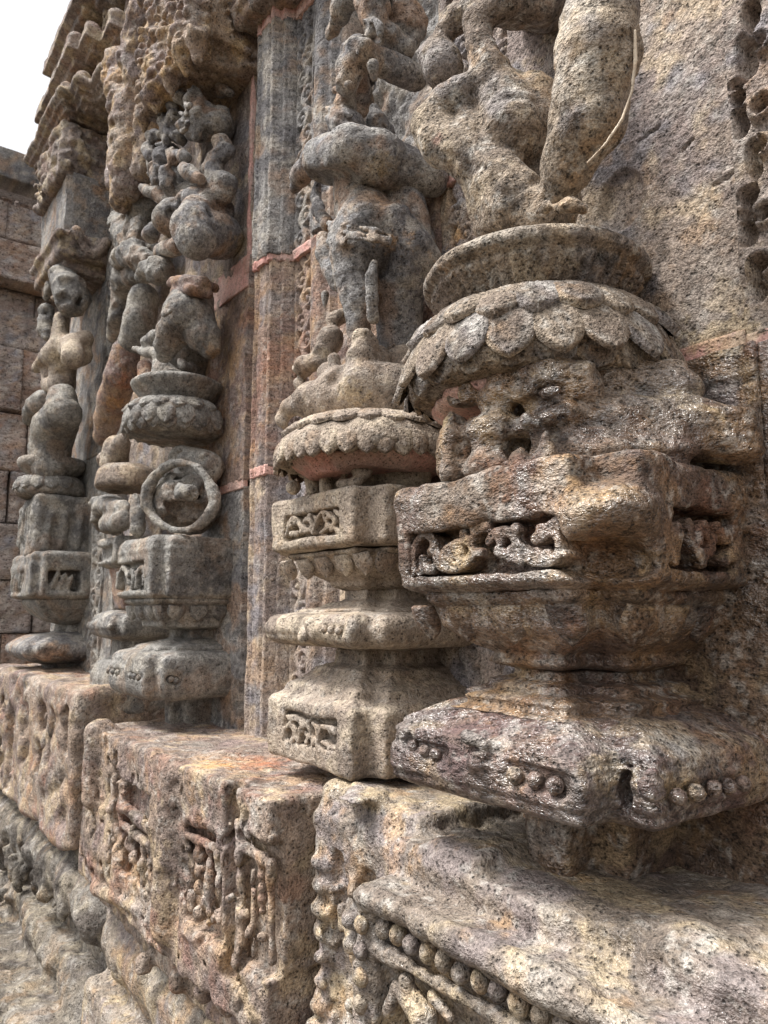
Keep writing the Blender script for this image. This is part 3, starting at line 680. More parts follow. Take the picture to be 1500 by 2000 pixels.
for i, q in enumerate(((640, 1228), (665, 1235), (692, 1242), (770, 1258), (792, 1264), (816, 1270))): bead('bead', P(*c6([q])[0], 0.882), 0.012, M['grey'], tor2, i)
for i, q in enumerate(((1000, 1280), (1028, 1288))): bead('bead', PX(*c6([q])[0], -2.412), 0.011, M['grey'], tor2, i)
pier_part('foot', P2, M['grey'], PL2, PR2, -0.44, -0.296, 0.006, 650, 0.003, None, 1)

# ================================================================== fourth pilaster, mostly hidden behind the third
PL5 = (-3.47, -3.12, 0.985, 1.2, 0.04)
P15 = thing('pilaster', 'narrow pilaster squeezed between the grey-green pilaster and the leftmost one, mostly hidden', 'pilaster', (-3.3, 1.1, zr(-0.4)), 'carved pilasters along the temple wall')
PR5 = [(0.335, -0.01), (0.325, 0.0), (0.215, 0.0), (0.205, -0.03), (0.20, -0.04), (0.03, -0.07), (0.02, -0.05), (-0.005, 0.0), (-0.05, 0.012), (-0.095, 0.004), (-0.11, -0.06), (-0.18, -0.065), (-0.2, -0.02), (-0.26, 0.0), (-0.41, 0.0)]
a, b = P(182, 1100, 0.985), P(214, 1070, 0.985)
pier_part('capital_block', P15, M['grey'], PL5, PR5, 0.20, 0.334, 0.007, 700, 0.004, panel_cut(a[0]+0.02, a[0]+0.24, 0.985, 0.235, 0.295), 1)
pier_part('shaft', P15, M['red'], PL5, PR5, 0.02, 0.21, 0.007, 710, 0.004, None, 1)
def lumps5(V):
    for i in range(7): V.ellipsoid((-3.47+0.03+i*0.05, 0.975, zr(-0.05)), (0.02, 0.015, 0.02), 0.006)
pier_part('torus_moulding', P15, M['grey'], PL5, PR5, -0.115, 0.015, 0.007, 720, 0.004, lumps5, 1)
pier_part('neck', P15, M['grey'], PL5, PR5, -0.2, -0.105, 0.007, 730, 0.004, None, 1)
def lumps5b(V):
    for i in range(7):
        V.ellipsoid((-3.45+i*0.055, 0.975, zr(-0.31+0.02*(i % 2))), (0.02, 0.02, 0.03), 0.006, 'cut')
pier_part('foot_block', P15, M['grey'], PL5, PR5, -0.41, -0.19, 0.007, 740, 0.004, lumps5b, 1)

# ================================================================== leftmost pilaster
PL1 = (-4.85, -4.25, 0.90, 1.2, 0.05)
PR1 = [(0.345, -0.03), (0.33, -0.005), (0.30, 0.0), (0.298, -0.012), (0.285, -0.012), (0.283, 0.0), (0.26, 0.0), (0.09, 0.0), (0.08, -0.04), (0.04, -0.06), (-0.04, -0.14), (-0.055, -0.21), (-0.10, -0.20), (-0.105, -0.1), (-0.135, -0.04), (-0.17, 0.01), (-0.21, 0.012), (-0.25, -0.03), (-0.27, -0.1), (-0.285, -0.16), (-0.36, -0.17)]
P1 = thing('pilaster', 'leftmost pilaster with a weathered greenish capital block, beside the far wall', 'pilaster', (-4.55, 1.05, zr(-0.36)), 'carved pilasters along the temple wall')
def box1(V):
    V.box((-4.8, 0.86, zr(0.12)), (-4.5, 0.925, zr(0.24)), 0.004, 0.004, 'cut')
    V.box((-4.35, 0.98, zr(0.12)), (-4.2, 1.15, zr(0.24)), 0.004, 0.004, 'cut')
    for i in range(3): V.capsule((-4.27, 1.0+0.04*i, zr(0.14)), (-4.26, 1.03+0.04*i, zr(0.22)), 0.014, 0.014, 0.006)
    for i in range(5): V.capsule((-4.77+0.055*i, 0.915, zr(0.14)), (-4.74+0.055*i, 0.915, zr(0.22)), 0.016, 0.016, 0.006)
pier_part('capital_block', P1, M['grey'], PL1, PR1, 0.085, 0.34, 0.008, 800, 0.005, box1, 1)
pier_part('bell_moulding', P1, M['grey'], PL1, PR1, -0.06, 0.09, 0.008, 810, 0.005, None, 1)
pier_part('torus_moulding', P1, M['bluegrey'], PL1, PR1, -0.275, -0.095, 0.008, 820, 0.005, None, 1)
pier_part('neck', P1, M['grey'], PL1, PR1, -0.11, -0.05, 0.008, 825, 0.004, None, 1)
pier_part('foot', P1, M['grey'], PL1, PR1, -0.38, -0.265, 0.008, 830, 0.004, None, 1)

# ================================================================== the temple wall behind the pilasters
TW = thing('temple_wall', 'weathered sandstone temple wall with round colonnettes and scroll bands behind the pilasters', 'wall', (-2.0, 1.3, 0))
def vine(xc, wd, z0, period, depth, seed=0, base=0.0):
    """running scroll: a wavy stem with a curl in every bend, cut deep round the edges"""
    def f(U, Z):
        t = (Z-z0)/period
        xw = xc+wd*0.22*np.sin(2*math.pi*t)
        d = np.abs(U-xw)*0.8-wd*0.075
        i = np.round(t*2-0.5); zc = z0+(i+0.5)*period/2; sg = np.where(np.mod(i, 2) == 0, -1.0, 1.0)
        cx = xc+sg*wd*0.16
        r = np.sqrt((U-cx)**2+(Z-zc)**2)
        d = np.minimum(d, np.abs(r-wd*0.24)-wd*0.06); d = np.minimum(d, r-wd*0.10)
        rim = np.minimum(np.abs(U-(xc-wd/2)), np.abs(U-(xc+wd/2)))-wd*0.07
        d = np.minimum(d, rim)
        inside = sstep(wd/2+0.004, wd/2-0.002, np.abs(U-xc))
        return base-depth*inside*sstep(-0.002, 0.009, d)
    return f
def hround(xc, r, out):
    return lambda U, Z: out*np.sqrt(np.clip(1-((U-xc)/r)**2, 0, 1))
def add(*fs): return lambda U, Z: sum(f(U, Z) for f in fs)
# -- bay behind the nearest statue
def arch(U, Z):
    c = P(1212, 392, WY4); r = np.sqrt((U-c[0])**2+((Z-c[2])*0.8)**2)
    h = -0.013*sstep(0.052, 0.043, r)
    h = h+0.012*sstep(-0.72, -0.70, -U)*0
    h = h-0.005*np.exp(-((U+0.563)/0.012)**2)
    c1 = [P(x, y, WY4) for x, y in ((1250, 275), (1290, 245))]; c2 = [P(x, y, WY4) for x, y in ((1395, 360), (1450, 318))]; c3 = [P(x, y, WY4) for x, y in ((1330, 295), (1355, 270))]
    for c in (c1, c2, c3): h = h-0.008*sstep(0.003, 0.001, seg_dist(U, Z, [(c[0][0], c[0][2]), (c[1][0], c[1][2])]))
    return h
hfield('wall_stone', TW, M['wall'], -1.04, -0.546, zr(0.45), zr(1.6), WY4, 0.0032, arch, 900, 0.0035)
def band4(U, Z):
    h = np.zeros(np.broadcast(U, Z).shape, np.float32)
    # squarish drilled holes and curling leaves, placed from the photo
    holes = [(1470, 30, 14, 26), (1462, 110, 16, 40), (1446, 163, 15, 10), (1445, 195, 10, 12), (1450, 240, 12, 26), (1475, 312, 12, 34), (1463, 382, 16, 16), (1462, 414, 14, 12), (1468, 455, 14, 24), (1486, 548, 10, 34)]
    for a, b, rx, rz_ in holes:
        p = P(a, b, WY4); q = mpx(p)*1.25
        d = np.maximum(np.abs(U-p[0])/(rx*q), np.abs(Z-p[2])/(rz_*q))*0.5+0.5*np.sqrt(((U-p[0])/(rx*q))**2+((Z-p[2])/(rz_*q))**2)
        h = h-0.04*sstep(1.08, 0.80, d)
    for a, b, r in ((1490, 90, 26), (1495, 210, 30), (1490, 290, 26), (1500, 420, 30), (1495, 520, 30)):
        p = P(a, b, WY4); q = mpx(p)
        d = np.sqrt((U-p[0])**2+(Z-p[2])**2)/(r*q)
        h = h+0.016*np.exp(-((d-0.8)/0.22)**2)-0.03*sstep(0.55, 0.35, d)
    return h
hfield('scroll_band', TW, M['wall'], -0.546, -0.40, zr(0.44), zr(1.6), WY4-0.006, 0.003, band4, 910, 0.004)
hfield('wall_stone', TW, M['wet'], -1.04, -0.53, zr(-0.5), zr(0.428), WY4-0.004, 0.0035, lambda U, Z: 0.012*np.cos((U+0.6)*90)*sstep(zr(0.30), zr(0.36), Z)*0.35+0.02*np.exp(-((Z-zr(0.27))/0.05)**2), 920, 0.006, strata=0.004)
hfield('scroll_band', TW, M['wet'], -0.53, -0.40, zr(-0.5), zr(0.424), WY4, 0.004, vine(-0.46, 0.11, zr(-0.5), 0.16, 0.04), 930, 0.005)
hfield('wall_stone', TW, M['wall'], -0.40, 1.2, 0.0, zr(1.6), WY4, 0.02, None, 940, 0.006)
def joint(x0, x1, z0, z1, y, seed, f=None, sag=0.0, res=0.004):
    """mortar pointing, flush with the stones on both sides of it"""
    g_ = (lambda U, Z: 0*U+0*Z) if f is None else f
    return hfield('mortar_joint', TW, M['mortar'], x0, x1, zr(z0), zr(z1), y, res, g_, seed, 0.0028, 0.05, back=0.02)
joint(-0.75, -0.546, 0.424, 0.454, WY4-0.003, 950); joint(-0.546, -0.40, 0.420, 0.446, WY4-0.002, 951)
# -- bay behind the second statue
hfield('wall_stone', TW, M['bluegrey'], -1.80, -1.345, zr(1.16), zr(2.3), 1.32, 0.007, None, 960, 0.022)
hfield('wall_stone', TW, M['red'], -1.80, -1.345, zr(0.30), zr(1.135), 1.2, 0.005, None, 970, 0.007, strata=0.002)
hfield('wall_stone', TW, M['buff'], -1.80, -1.345, zr(-0.5), zr(0.29), 1.215, 0.006, None, 980, 0.005)
hfield('scroll_band', TW, M['wall'], -1.345, -1.04, zr(-0.45), zr(2.3), 1.215, 0.005, add(vine(-1.27, 0.10, zr(-0.45), 0.13, 0.035), vine(-1.13, 0.10, zr(-0.40), 0.15, 0.03)), 990, 0.004)
# -- bay with the round colonnettes, three courses of differing stone
XC = -2.18
bay = [(-1.92, 0.055)]
def colbay(U, Z):
    u = np.abs((U-XC)/0.088)
    return 0.030*sstep(1.0, 0.95, u)+0.034*sstep(0.74, 0.68, u)-0.010*sstep(0.10, 0.05, np.abs(u-0.40))+0*Z
for i, (z0, z1, mt, sd_) in enumerate(((-0.40, 0.462, M['wall'], 1000), (0.482, 1.205, M['red'], 1010), (1.222, 2.12, M['bluegrey'], 1020))):
    hfield('colonnette', TW, mt, -2.275, -2.085, zr(z0), zr(z1), 1.20+(0.004, 0.0, -0.012)[i], 0.005, colbay, sd_, 0.003, strata=0.001)
    hfield('scroll_band', TW, mt, -2.345, -2.275, zr(z0), zr(z1), 1.20+(0.0, 0.0, -0.01)[i], 0.005, vine(-2.31, 0.07, zr(z0), 0.12, 0.03), sd_+3, 0.003)
    hfield('scroll_band', TW, mt, -2.085, -1.965, zr(z0), zr(z1), 1.21+(0.0, 0.0, -0.01)[i], 0.005, vine(-2.025, 0.11, zr(z0), 0.15, 0.035), sd_+4, 0.003)
    hfield('colonnette', TW, mt, -1.965, -1.80, zr(z0), zr(z1), 1.225, 0.006, lambda U, Z: 0.03*sstep(0.065, 0.058, np.abs(U+1.90))+0.025*np.sqrt(np.clip(1-((U+1.90)/0.036)**2, 0, 1))+0*Z, sd_+5, 0.003)
hfield('wall_stone', TW, M['bluegrey'], -2.98, -2.345, zr(-0.5), zr(0.45), 1.17, 0.007, None, 1030, 0.004, strata=0.001)
hfield('wall_stone', TW, M['red'], -2.98, -2.345, zr(0.472), zr(1.32), 1.165, 0.007, None, 1040, 0.005)
hfield('wall_stone', TW, M['wall'], -2.98, -2.345, zr(1.325), zr(2.5), 1.17, 0.007, None, 1050, 0.007)
joint(-1.70, -1.345, 1.131, 1.165, 1.192, 995); joint(-1.345, -1.22, 1.10, 1.125, 1.207, 996)
for i, (z0, z1, dy) in enumerate(((0.455, 0.489, 0.0), (1.198, 1.232, -0.006), (2.115, 2.165, -0.012))):
    joint(-2.275, -2.085, z0, z1, 1.197+dy, 1070+i, colbay); joint(-2.345, -2.275, z0, z1, 1.196+dy, 1073+i); joint(-2.085, -1.965, z0, z1, 1.205+dy, 1076+i)
    if i < 2: joint(-2.72, -2.345, z0-0.012*(i == 0), z1-0.012*(i == 0)+(0.09 if i else 0), 1.163, 1079+i)
joint(-2.362, -2.343, 1.25, 2.2, 1.162, 1090)
# -- bays towards the corner at the far left
hfield('wall_stone', TW, M['wall'], -3.85, -2.98, zr(-0.6), zr(3.2), 1.24, 0.012, None, 1090, 0.01)
hfield('scroll_band', TW, M['grey'], -4.22, -4.02, zr(-0.4), zr(2.6), 1.19, 0.010, vine(-4.12, 0.17, zr(-0.4), 0.22, 0.05), 1100, 0.005)
hfield('wall_stone', TW, M['grey'], -4.02, -3.85, zr(-0.4), zr(2.6), 1.2, 0.012, None, 1105, 0.005)
hfield('wall_stone', TW, M['bluegrey'], -5.05, -4.22, zr(0.9), zr(2.3), 1.2, 0.012, None, 1110, 0.006)
hfield('wall_stone', TW, M['grey'], -5.05, -4.22, zr(-0.6), zr(0.9), 1.2, 0.012, None, 1115, 0.006)
# the body of the wall behind the facing, so that no light comes through
def slab(name, lo, hi, mt, parent):
    lo = np.array(lo, float); hi = np.array(hi, float)
    v = np.array([[(lo, hi)[i][0], (lo, hi)[j][1], (lo, hi)[k][2]] for i in (0, 1) for j in (0, 1) for k in (0, 1)])
    f = np.array([[0, 1, 3, 2], [4, 6, 7, 5], [0, 4, 5, 1], [2, 3, 7, 6], [0, 2, 6, 4], [1, 5, 7, 3]])
    return obj(name, v, f, mt, parent, False)
slab('wall_core', (-5.0, 1.37, -0.1), (1.2, 3.2, zr(4.6)), M['wall'], TW)

# ================================================================== plinth under the nearest pilaster
PB4 = thing('plinth_block', 'broad worn plinth block with a slanting row of stone beads, below the nearest pilaster', 'plinth', (-0.9, 0.95, 0), 'plinth blocks under the pilasters')
def c3(l): return [(550+x*0.6333, 1400+y*0.6333) for x, y in l]
V = Vol((-1.46, 0.62, zr(-0.90)), (-0.28, 1.2, zr(-0.31)), 0.0042)
V.box((-1.375, 0.865, zr(-1.2)), (-0.2, 1.3, zr(-0.395)), 0.03)                       # upper tier, under the pilaster foot
V.box((-1.385, 0.885, zr(-0.6)), (-1.05, 1.3, zr(-0.352)), 0.025, 0.03)               # higher step under the second pilaster
V.box((-1.09, 0.832, zr(-1.2)), (-0.2, 1.3, zr(-0.400)), 0.014, 0.02)
V.box((-1.065, 0.748, zr(-1.2)), (-0.2, 1.0, zr(-0.444)), 0.010, 0.006)                 # front tier
X, Y, Z = V.xyz()
# coved channel under the front roll, bead course, band below it
def xtube(x0, x1, y, z, r, k, mode): V.capsule((x0, y, zr(z)), (x1, y, zr(z)), r, r, k, mode)
V.box((-1.03, 0.70, zr(-1.2)), (-0.2, 0.785, zr(-0.476)), 0.004, 0.004, 'cut')
xtube(-1.045, -0.2, 0.757, -0.455, 0.0185, 0.006, 'add')
xtube(-1.045, -0.2, 0.768, -0.533, 0.019, 0.005, 'add')
V.box((-1.065, 0.755, zr(-1.2)), (-1.013, 0.84, zr(-0.46)), 0.008, 0.005)
V.box((-1.0, 0.70, zr(-1.2)), (-0.2, 0.820, zr(-0.560)), 0.006, 0.005, 'cut')
# broken lumps and gullies on the upper surface
V.box((-1.085, 0.838, zr(-0.5)), (-0.93, 1.0, zr(-0.383)), 0.012, 0.012); V.box((-1.0, 0.85, zr(-0.5)), (-0.86, 0.96, zr(-0.372)), 0.014, 0.012)
for (a, b, z, rr) in ((700, 1560, -0.355, (0.06, 0.05, 0.012)), (1380, 1800, -0.43, (0.09, 0.06, 0.03)), (1480, 1880, -0.44, (0.08, 0.06, 0.035))):
    V.ellipsoid(PZ(a, b, z), rr, 0.02)
for (a, b, z, rr) in ((1160, 1850, -0.41, (0.06, 0.05, 0.022)), (1040, 1810, -0.41, (0.06, 0.03, 0.02)), (1250, 1900, -0.41, (0.03, 0.06, 0.03))):
    V.ellipsoid(PZ(a, b, z), rr, 0.02, 'cut')
# carved upright at the left end
for i in range(10):
    z = -0.50-0.045*i
    V.ellipsoid((-1.335, 0.862, zr(z)), (0.030, 0.018, 0.017), 0.004)
V.box((-1.30, 0.84, zr(-1.2)), (-1.255, 0.885, zr(-0.46)), 0.006, 0.006, 'cut')
for i in range(10): V.ellipsoid((-1.222, 0.86, zr(-0.52-0.05*i)), (0.02, 0.018, 0.018), 0.004)
V.box((-1.20, 0.84, zr(-1.2)), (-1.16, 0.89, zr(-0.48)), 0.006, 0.006, 'cut')
rq = np.random.default_rng(34)
for _ in range(70):
    p_ = np.array([rq.uniform(-1.37, -1.09), 0.868+rq.uniform(-0.004, 0.01), zr(rq.uniform(-0.8, -0.40))]); r_ = rq.uniform(0.005, 0.011)
    V.capsule(p_, p_+np.array([rq.normal(0, .01), 0, rq.normal(0, .012)]), r_, r_*0.8, 0.003, 'add' if rq.random() < 0.45 else 'cut')
for _ in range(60):
    p_ = np.array([rq.uniform(-1.0, -0.5), 0.822, zr(rq.uniform(-0.85, -0.57))]); r_ = rq.uniform(0.006, 0.016)
    V.capsule(p_, p_+np.array([rq.normal(0, .015), -0.006, rq.normal(0, .02)]), r_, r_*0.7, 0.004, 'add' if rq.random() < 0.7 else 'cut')
V.blur(1); V.noise((0.25, 0.25, 0.08), 0.009, 1200); V.rough(0.0055, 1201, 0.10, 0.001, 0.006)
pb4 = vobj('plinth_stone', V, M['base'], PB4)
for i in range(20):
    x = -1.0+0.036*i
    o = bead('bead', (x, 0.764, zr(-0.497+0.002*math.sin(i*2.1))), (0.0135, 0.015, 0.0165), M['base'], pb4, i, rot=(0.2*math.sin(i), 0.3*math.sin(3*i), 0.4*math.cos(2*i)))
for i in range(12):
    bead('bead', (-1.04, 0.748, zr(-0.500-0.04*i)), (0.014, 0.012, 0.015), M['base'], pb4, i+1, rot=(0, 0.2*math.sin(i), 0))
# seated figure carved in the recess below the bead course
limbs = [[(800, 1945, .775, 22), (830, 1990, .77, 28)], [(775, 1925, .77, 12), (760, 1975, .768, 12)], [(845, 1945, .77, 13), (880, 1990, .768, 14)], [(795, 1915, .77, 16)]]
figure('carved_figure', PB4, M['base'], limbs, h=0.0035, seed=1250, amp=0.003, k=0.008)

# ================================================================== big carved block under the grey-green pilaster
PB2 = thing('plinth_block', 'big projecting plinth block carved with upright panels, under the grey-green pilaster', 'plinth', (-2.2, 1.0, 0), 'plinth blocks under the pilasters')
def c2(l): return [(x*0.4, 1300+y*0.4) for x, y in l]
Y2 = 0.785
V = Vol((-2.82, 0.70, zr(-1.0)), (-1.34, 1.28, zr(-0.33)), 0.0055)
V.box((-2.74, Y2, zr(-0.875)), (-1.42, 1.4, zr(-0.385)), 0.012)
V.box((-2.72, Y2+0.06, zr(-0.98)), (-1.46, 1.4, zr(-0.80)), 0.02, 0.03)
X, Y, Z = V.xyz()
# top leans down to the front edge
V.full(-(Z-zr(-0.375)-0.06*np.maximum(-2.0-X, 0)+0.05*np.maximum(0.97-Y, 0)), 0.01, 'cut')
V.noise((0.22, 0.22, 0.08), 0.007, 1300); V.noise(0.07, 0.004, 1302)
def xs(cx, n=Y2): return P(cx*0.4, 1300+(500 if cx < 700 else 560)*0.4+60, n)[0]
for (a, b, z0, z1) in ((590, 738, -0.76, -0.50), (905, 1085, -0.75, -0.50), (1170, 1335, -0.74, -0.47)):
    V.box((xs(a), 0.7, zr(z0)), (xs(b), Y2+0.040, zr(z1)), 0.004, 0.006, 'cut')
V.box((xs(1095), 0.7, zr(-0.80)), (xs(1150), Y2+0.04, zr(-0.36)), 0.01, 0.01, 'cut')        # dark groove
V.box((xs(545), 0.7, zr(-0.80)), (xs(572), Y2+0.03, zr(-0.42)), 0.006, 0.008, 'cut')
V.capsule((xs(830), Y2+0.012, zr(-0.43)), (xs(830), Y2+0.012, zr(-0.80)), 0.045, 0.05, 0.02)                     # rounded plain rib
V.capsule((xs(450), Y2+0.015, zr(-0.40)), (xs(450), Y2+0.015, zr(-0.60)), 0.05, 0.05, 0.02)
# beaded bars, drilled lattices, fallen bits: drawn from the photo on the face plane
def c2c(pts, r, n=Y2+0.012, k=0.005, mode='add'): chain(V, [(a, b, n, r*0.4) for a, b in c2(pts)], k, mode)
for pts, r in (([(600, 690), (740, 800)], 30), ([(610, 780), (730, 870)], 24), ([(480, 1080), (690, 1190)], 40), ([(910, 740), (1075, 800)], 28), ([(905, 820), (1060, 890)], 22), ([(1165, 770), (1335, 850)], 30), ([(1170, 870), (1300, 950)], 28),
               ([(585, 900), (600, 1090)], 44), ([(560, 1000), (570, 1090)], 26), ([(650, 930), (670, 1060)], 26), ([(925, 900), (935, 1180)], 26), ([(1068, 840), (1072, 1200)], 24), ([(705, 880), (710, 1230)], 22), ([(770, 880), (775, 1230)], 18),
               ([(1180, 1030), (1185, 1400)], 30), ([(1240, 1000), (1243, 1420)], 20), ([(1325, 960), (1327, 1440)], 22), ([(1160, 1460), (1280, 1560)], 36), ([(920, 1290), (1090, 1400)], 34)):
    c2c(pts, r)
for (a, b) in ((985, 920), (990, 1000), (980, 1080), (1005, 1150), (980, 1210), (620, 1130), (430, 850), (640, 880)): c2c([(a, b)], 40, Y2+0.016)
for i in range(7):
    for xx, rr in ((740, 26), (1030, 28), (1283, 30)): c2c([(xx, 900+60*i+(60 if xx > 1200 else 0))], rr, Y2+0.016)
for i in range(5):
    for pts in ((620+28*i, 705+21*i), (925+34*i, 748+13*i), (1185+34*i, 782+16*i)): c2c([pts], 18, Y2-0.002)
for (a, b, r) in ((1110, 1640, 36), (1230, 1690, 30), (700, 1440, 36), (860, 1520, 40), (990, 1590, 40)): c2c([(a, b), (a, b+40)], r, Y2+0.03, 0.02)
rq = np.random.default_rng(33)
for _ in range(230):
    p_ = np.array([rq.uniform(-2.7, -1.44), Y2+rq.uniform(0.0, 0.012), zr(rq.uniform(-0.84, -0.42))]); t_ = np.array([rq.normal(0, .012), 0, rq.normal(0, .022)]); r_ = rq.uniform(0.006, 0.013)
    V.capsule(p_, p_+t_, r_, r_*0.8, 0.003, 'add' if rq.random() < 0.4 else 'cut')
V.rough(0.0036, 1301, 0.05, 0.0, 0.006)
vobj('plinth_stone', V, M['plinth'], PB2)
# moulding under it
LM2 = thing('base_moulding', 'rounded base moulding with torn fringe at the bottom of the frame, below the big block', 'moulding', (-2.2, 1.0, 0))
V = Vol((-2.82, 0.70, zr(-1.5)), (-1.38, 1.3, zr(-0.85)), 0.010)
V.box((-2.76, 0.90, -0.2), (-1.42, 1.5, zr(-0.94)), 0.02)
V.capsule((-2.66, 0.95, zr(-1.09)), (-1.52, 0.95, zr(-1.09)), 0.10, 0.10, 0.02)
V.box((-2.76, 0.82, -0.2), (-1.42, 1.5, zr(-1.22)), 0.02, 0.02)
V.blur(1); V.noise((0.3, 0.2, 0.1), 0.016, 1331); V.rough(0.014, 1330, 0.10, 0.003, 0.010)
vobj('moulding_stone', V, M['base'], LM2)

# ================================================================== block under the leftmost pilaster and the mouldings below it
PB1 = thing('plinth_block', 'shadowed plinth block with worn upright strips, under the leftmost pilaster', 'plinth', (-4.0, 1.0, 0), 'plinth blocks under the pilasters')
Y1 = 0.85
V = Vol((-5.2, 0.76, zr(-1.0)), (-3.05, 1.3, zr(-0.25)), 0.010)
V.box((-5.1, Y1, zr(-0.93)), (-3.12, 1.5, zr(-0.30)), 0.03)
rq = np.random.default_rng(9)
for i, xx in enumerate((-4.93, -4.62, -4.38, -4.05, -3.74, -3.55, -3.32)):
    wd = rq.uniform(0.06, 0.13); zt = rq.uniform(-0.46, -0.38); zb = rq.uniform(-0.9, -0.74)
    V.box((xx, 0.7, zr(zb)), (xx+wd, Y1+rq.uniform(0.03, 0.06), zr(zt)), 0.01, 0.012, 'cut')
    for j in range(6): V.ellipsoid((xx+wd*rq.uniform(0.3, 0.7), Y1+0.035, zr(zt-0.05-0.075*j+rq.normal(0, .012))), (wd*rq.uniform(.25, .45), 0.025, rq.uniform(.02, .04)), 0.01)
for i in range(16): V.ellipsoid((rq.uniform(-5, -3.15), Y1-0.005, zr(rq.uniform(-0.9, -0.35))), rq.uniform(0.02, 0.07, 3)*(1, .6, 1), 0.02, 'cut')
V.blur(1); V.rough(0.014, 1400, 0.12, 0.0, 0.008)
vobj('plinth_stone', V, M['plinth'], PB1)
CM1 = thing('base_moulding', 'pale cushion moulding with dripping fringe at the lower left edge', 'moulding', (-3.9, 1.0, 0))
V = Vol((-5.2, 0.70, zr(-1.38)), (-2.7, 1.3, zr(-0.90)), 0.010)
V.box((-5.1, 0.93, zr(-1.45)), (-2.78, 1.5, zr(-0.90)), 0.02)
V.capsule((-5.1, 0.95, zr(-1.08)), (-2.9, 0.95, zr(-1.08)), 0.10, 0.10, 0.02)
for i, xx in enumerate(np.arange(-5.0, -3.05, 0.13)): V.capsule((xx, 0.86, zr(-1.16)), (xx+0.01, 0.88, zr(-1.23-0.02*(i % 3))), 0.03, 0.015, 0.03)
V.blur(1); V.noise((0.3, 0.2, 0.1), 0.02, 1421); V.rough(0.018, 1420, 0.10, 0.004, 0.012)
vobj('moulding_stone', V, M['damp'], CM1)
CB1 = thing('carved_base', 'lowest carved course with wavy scrolls in the bottom left corner', 'base', (-3.9, 1.0, 0))
V = Vol((-5.2, 0.58, zr(-1.98)), (-2.6, 1.3, zr(-1.26)), 0.012)
V.box((-5.1, 0.86, -0.2), (-2.75, 1.5, zr(-1.29)), 0.02); V.box((-5.1, 0.66, -0.2), (-2.60, 1.5, zr(-1.43)), 0.03, 0.02)
for i, xx in enumerate(np.arange(-5.0, -2.75, 0.15)):
    for j in range(3): V.ellipsoid((xx, 0.66, zr(-1.50-0.12*j)), (0.05, 0.035, 0.045), 0.01)
for i, xx in enumerate(np.arange(-5.0, -2.95, 0.10)):
    V.capsule((xx, 0.86, zr(-1.34)), (xx+0.05, 0.86, zr(-1.40)), 0.02, 0.02, 0.006); V.capsule((xx+0.05, 0.86, zr(-1.40)), (xx+0.10, 0.86, zr(-1.34)), 0.02, 0.02, 0.006)
V.blur(1); V.noise((0.25, 0.2, 0.1), 0.018, 1441); V.rough(0.016, 1440, 0.09, 0.003, 0.014)
vobj('base_stone', V, M['damp'], CB1)
slab('footing', (-5.1, 0.80, -0.1), (-0.3, 1.5, zr(-1.48)), M['tower'], TW)
slab('footing', (-1.42, 0.78, -0.1), (1.2, 1.5, zr(-0.86)), M['base'], TW)

# ================================================================== nearest statue: lower legs on a ribbed disc and a lotus cushion
ST4 = thing('statue', 'broken legs of a large standing statue on a petalled lotus base, nearest at upper right', 'statue', (-0.87, 1.02, zr(0.22)), 'statues standing on the pilasters')
C4 = (-0.872, 1.02)
lot4 = revolve('lotus_cushion', ST4, M['near'], C4, [(0.512, 0.15), (0.505, 0.175), (0.485, 0.205), (0.455, 0.226), (0.42, 0.236), (0.39, 0.230), (0.378, 0.20), (0.372, 0.16)], 0.0036, 1500, 0.004, ymax=1.18, pits=0.003)
petals(lot4, M['near'], C4, 0.188, 0.526, 0.088, 0.080, 0.017, 16, math.radians(135), math.radians(405), math.radians(-44), 3)
petals(lot4, M['near'], C4, 0.216, 0.486, 0.092, 0.104, 0.013, 15, math.radians(130), math.radians(400), math.radians(-24), 5)
petals(lot4, M['near'], C4, 0.232, 0.428, 0.080, 0.050, 0.012, 16, math.radians(141), math.radians(411), math.radians(10), 7)
revolve('mortar_joint', ST4, M['mortar'], C4, [(0.380, 0.200), (0.366, 0.196), (0.352, 0.17)], 0.0045, 1510, 0.006, ymax=1.18)
revolve('ribbed_disc', ST4, M['near'], C4, [(0.634, 0.14), (0.631, 0.175), (0.626, 0.198), (0.614, 0.208), (0.598, 0.207), (0.592, 0.190), (0.587, 0.190), (0.583, 0.198), (0.550, 0.168), (0.520, 0.138), (0.500, 0.12)], 0.0030, 1520, 0.0024, 46, 0.014, (0.500, 0.582), ymax=1.18, pits=0.002, blur=0)
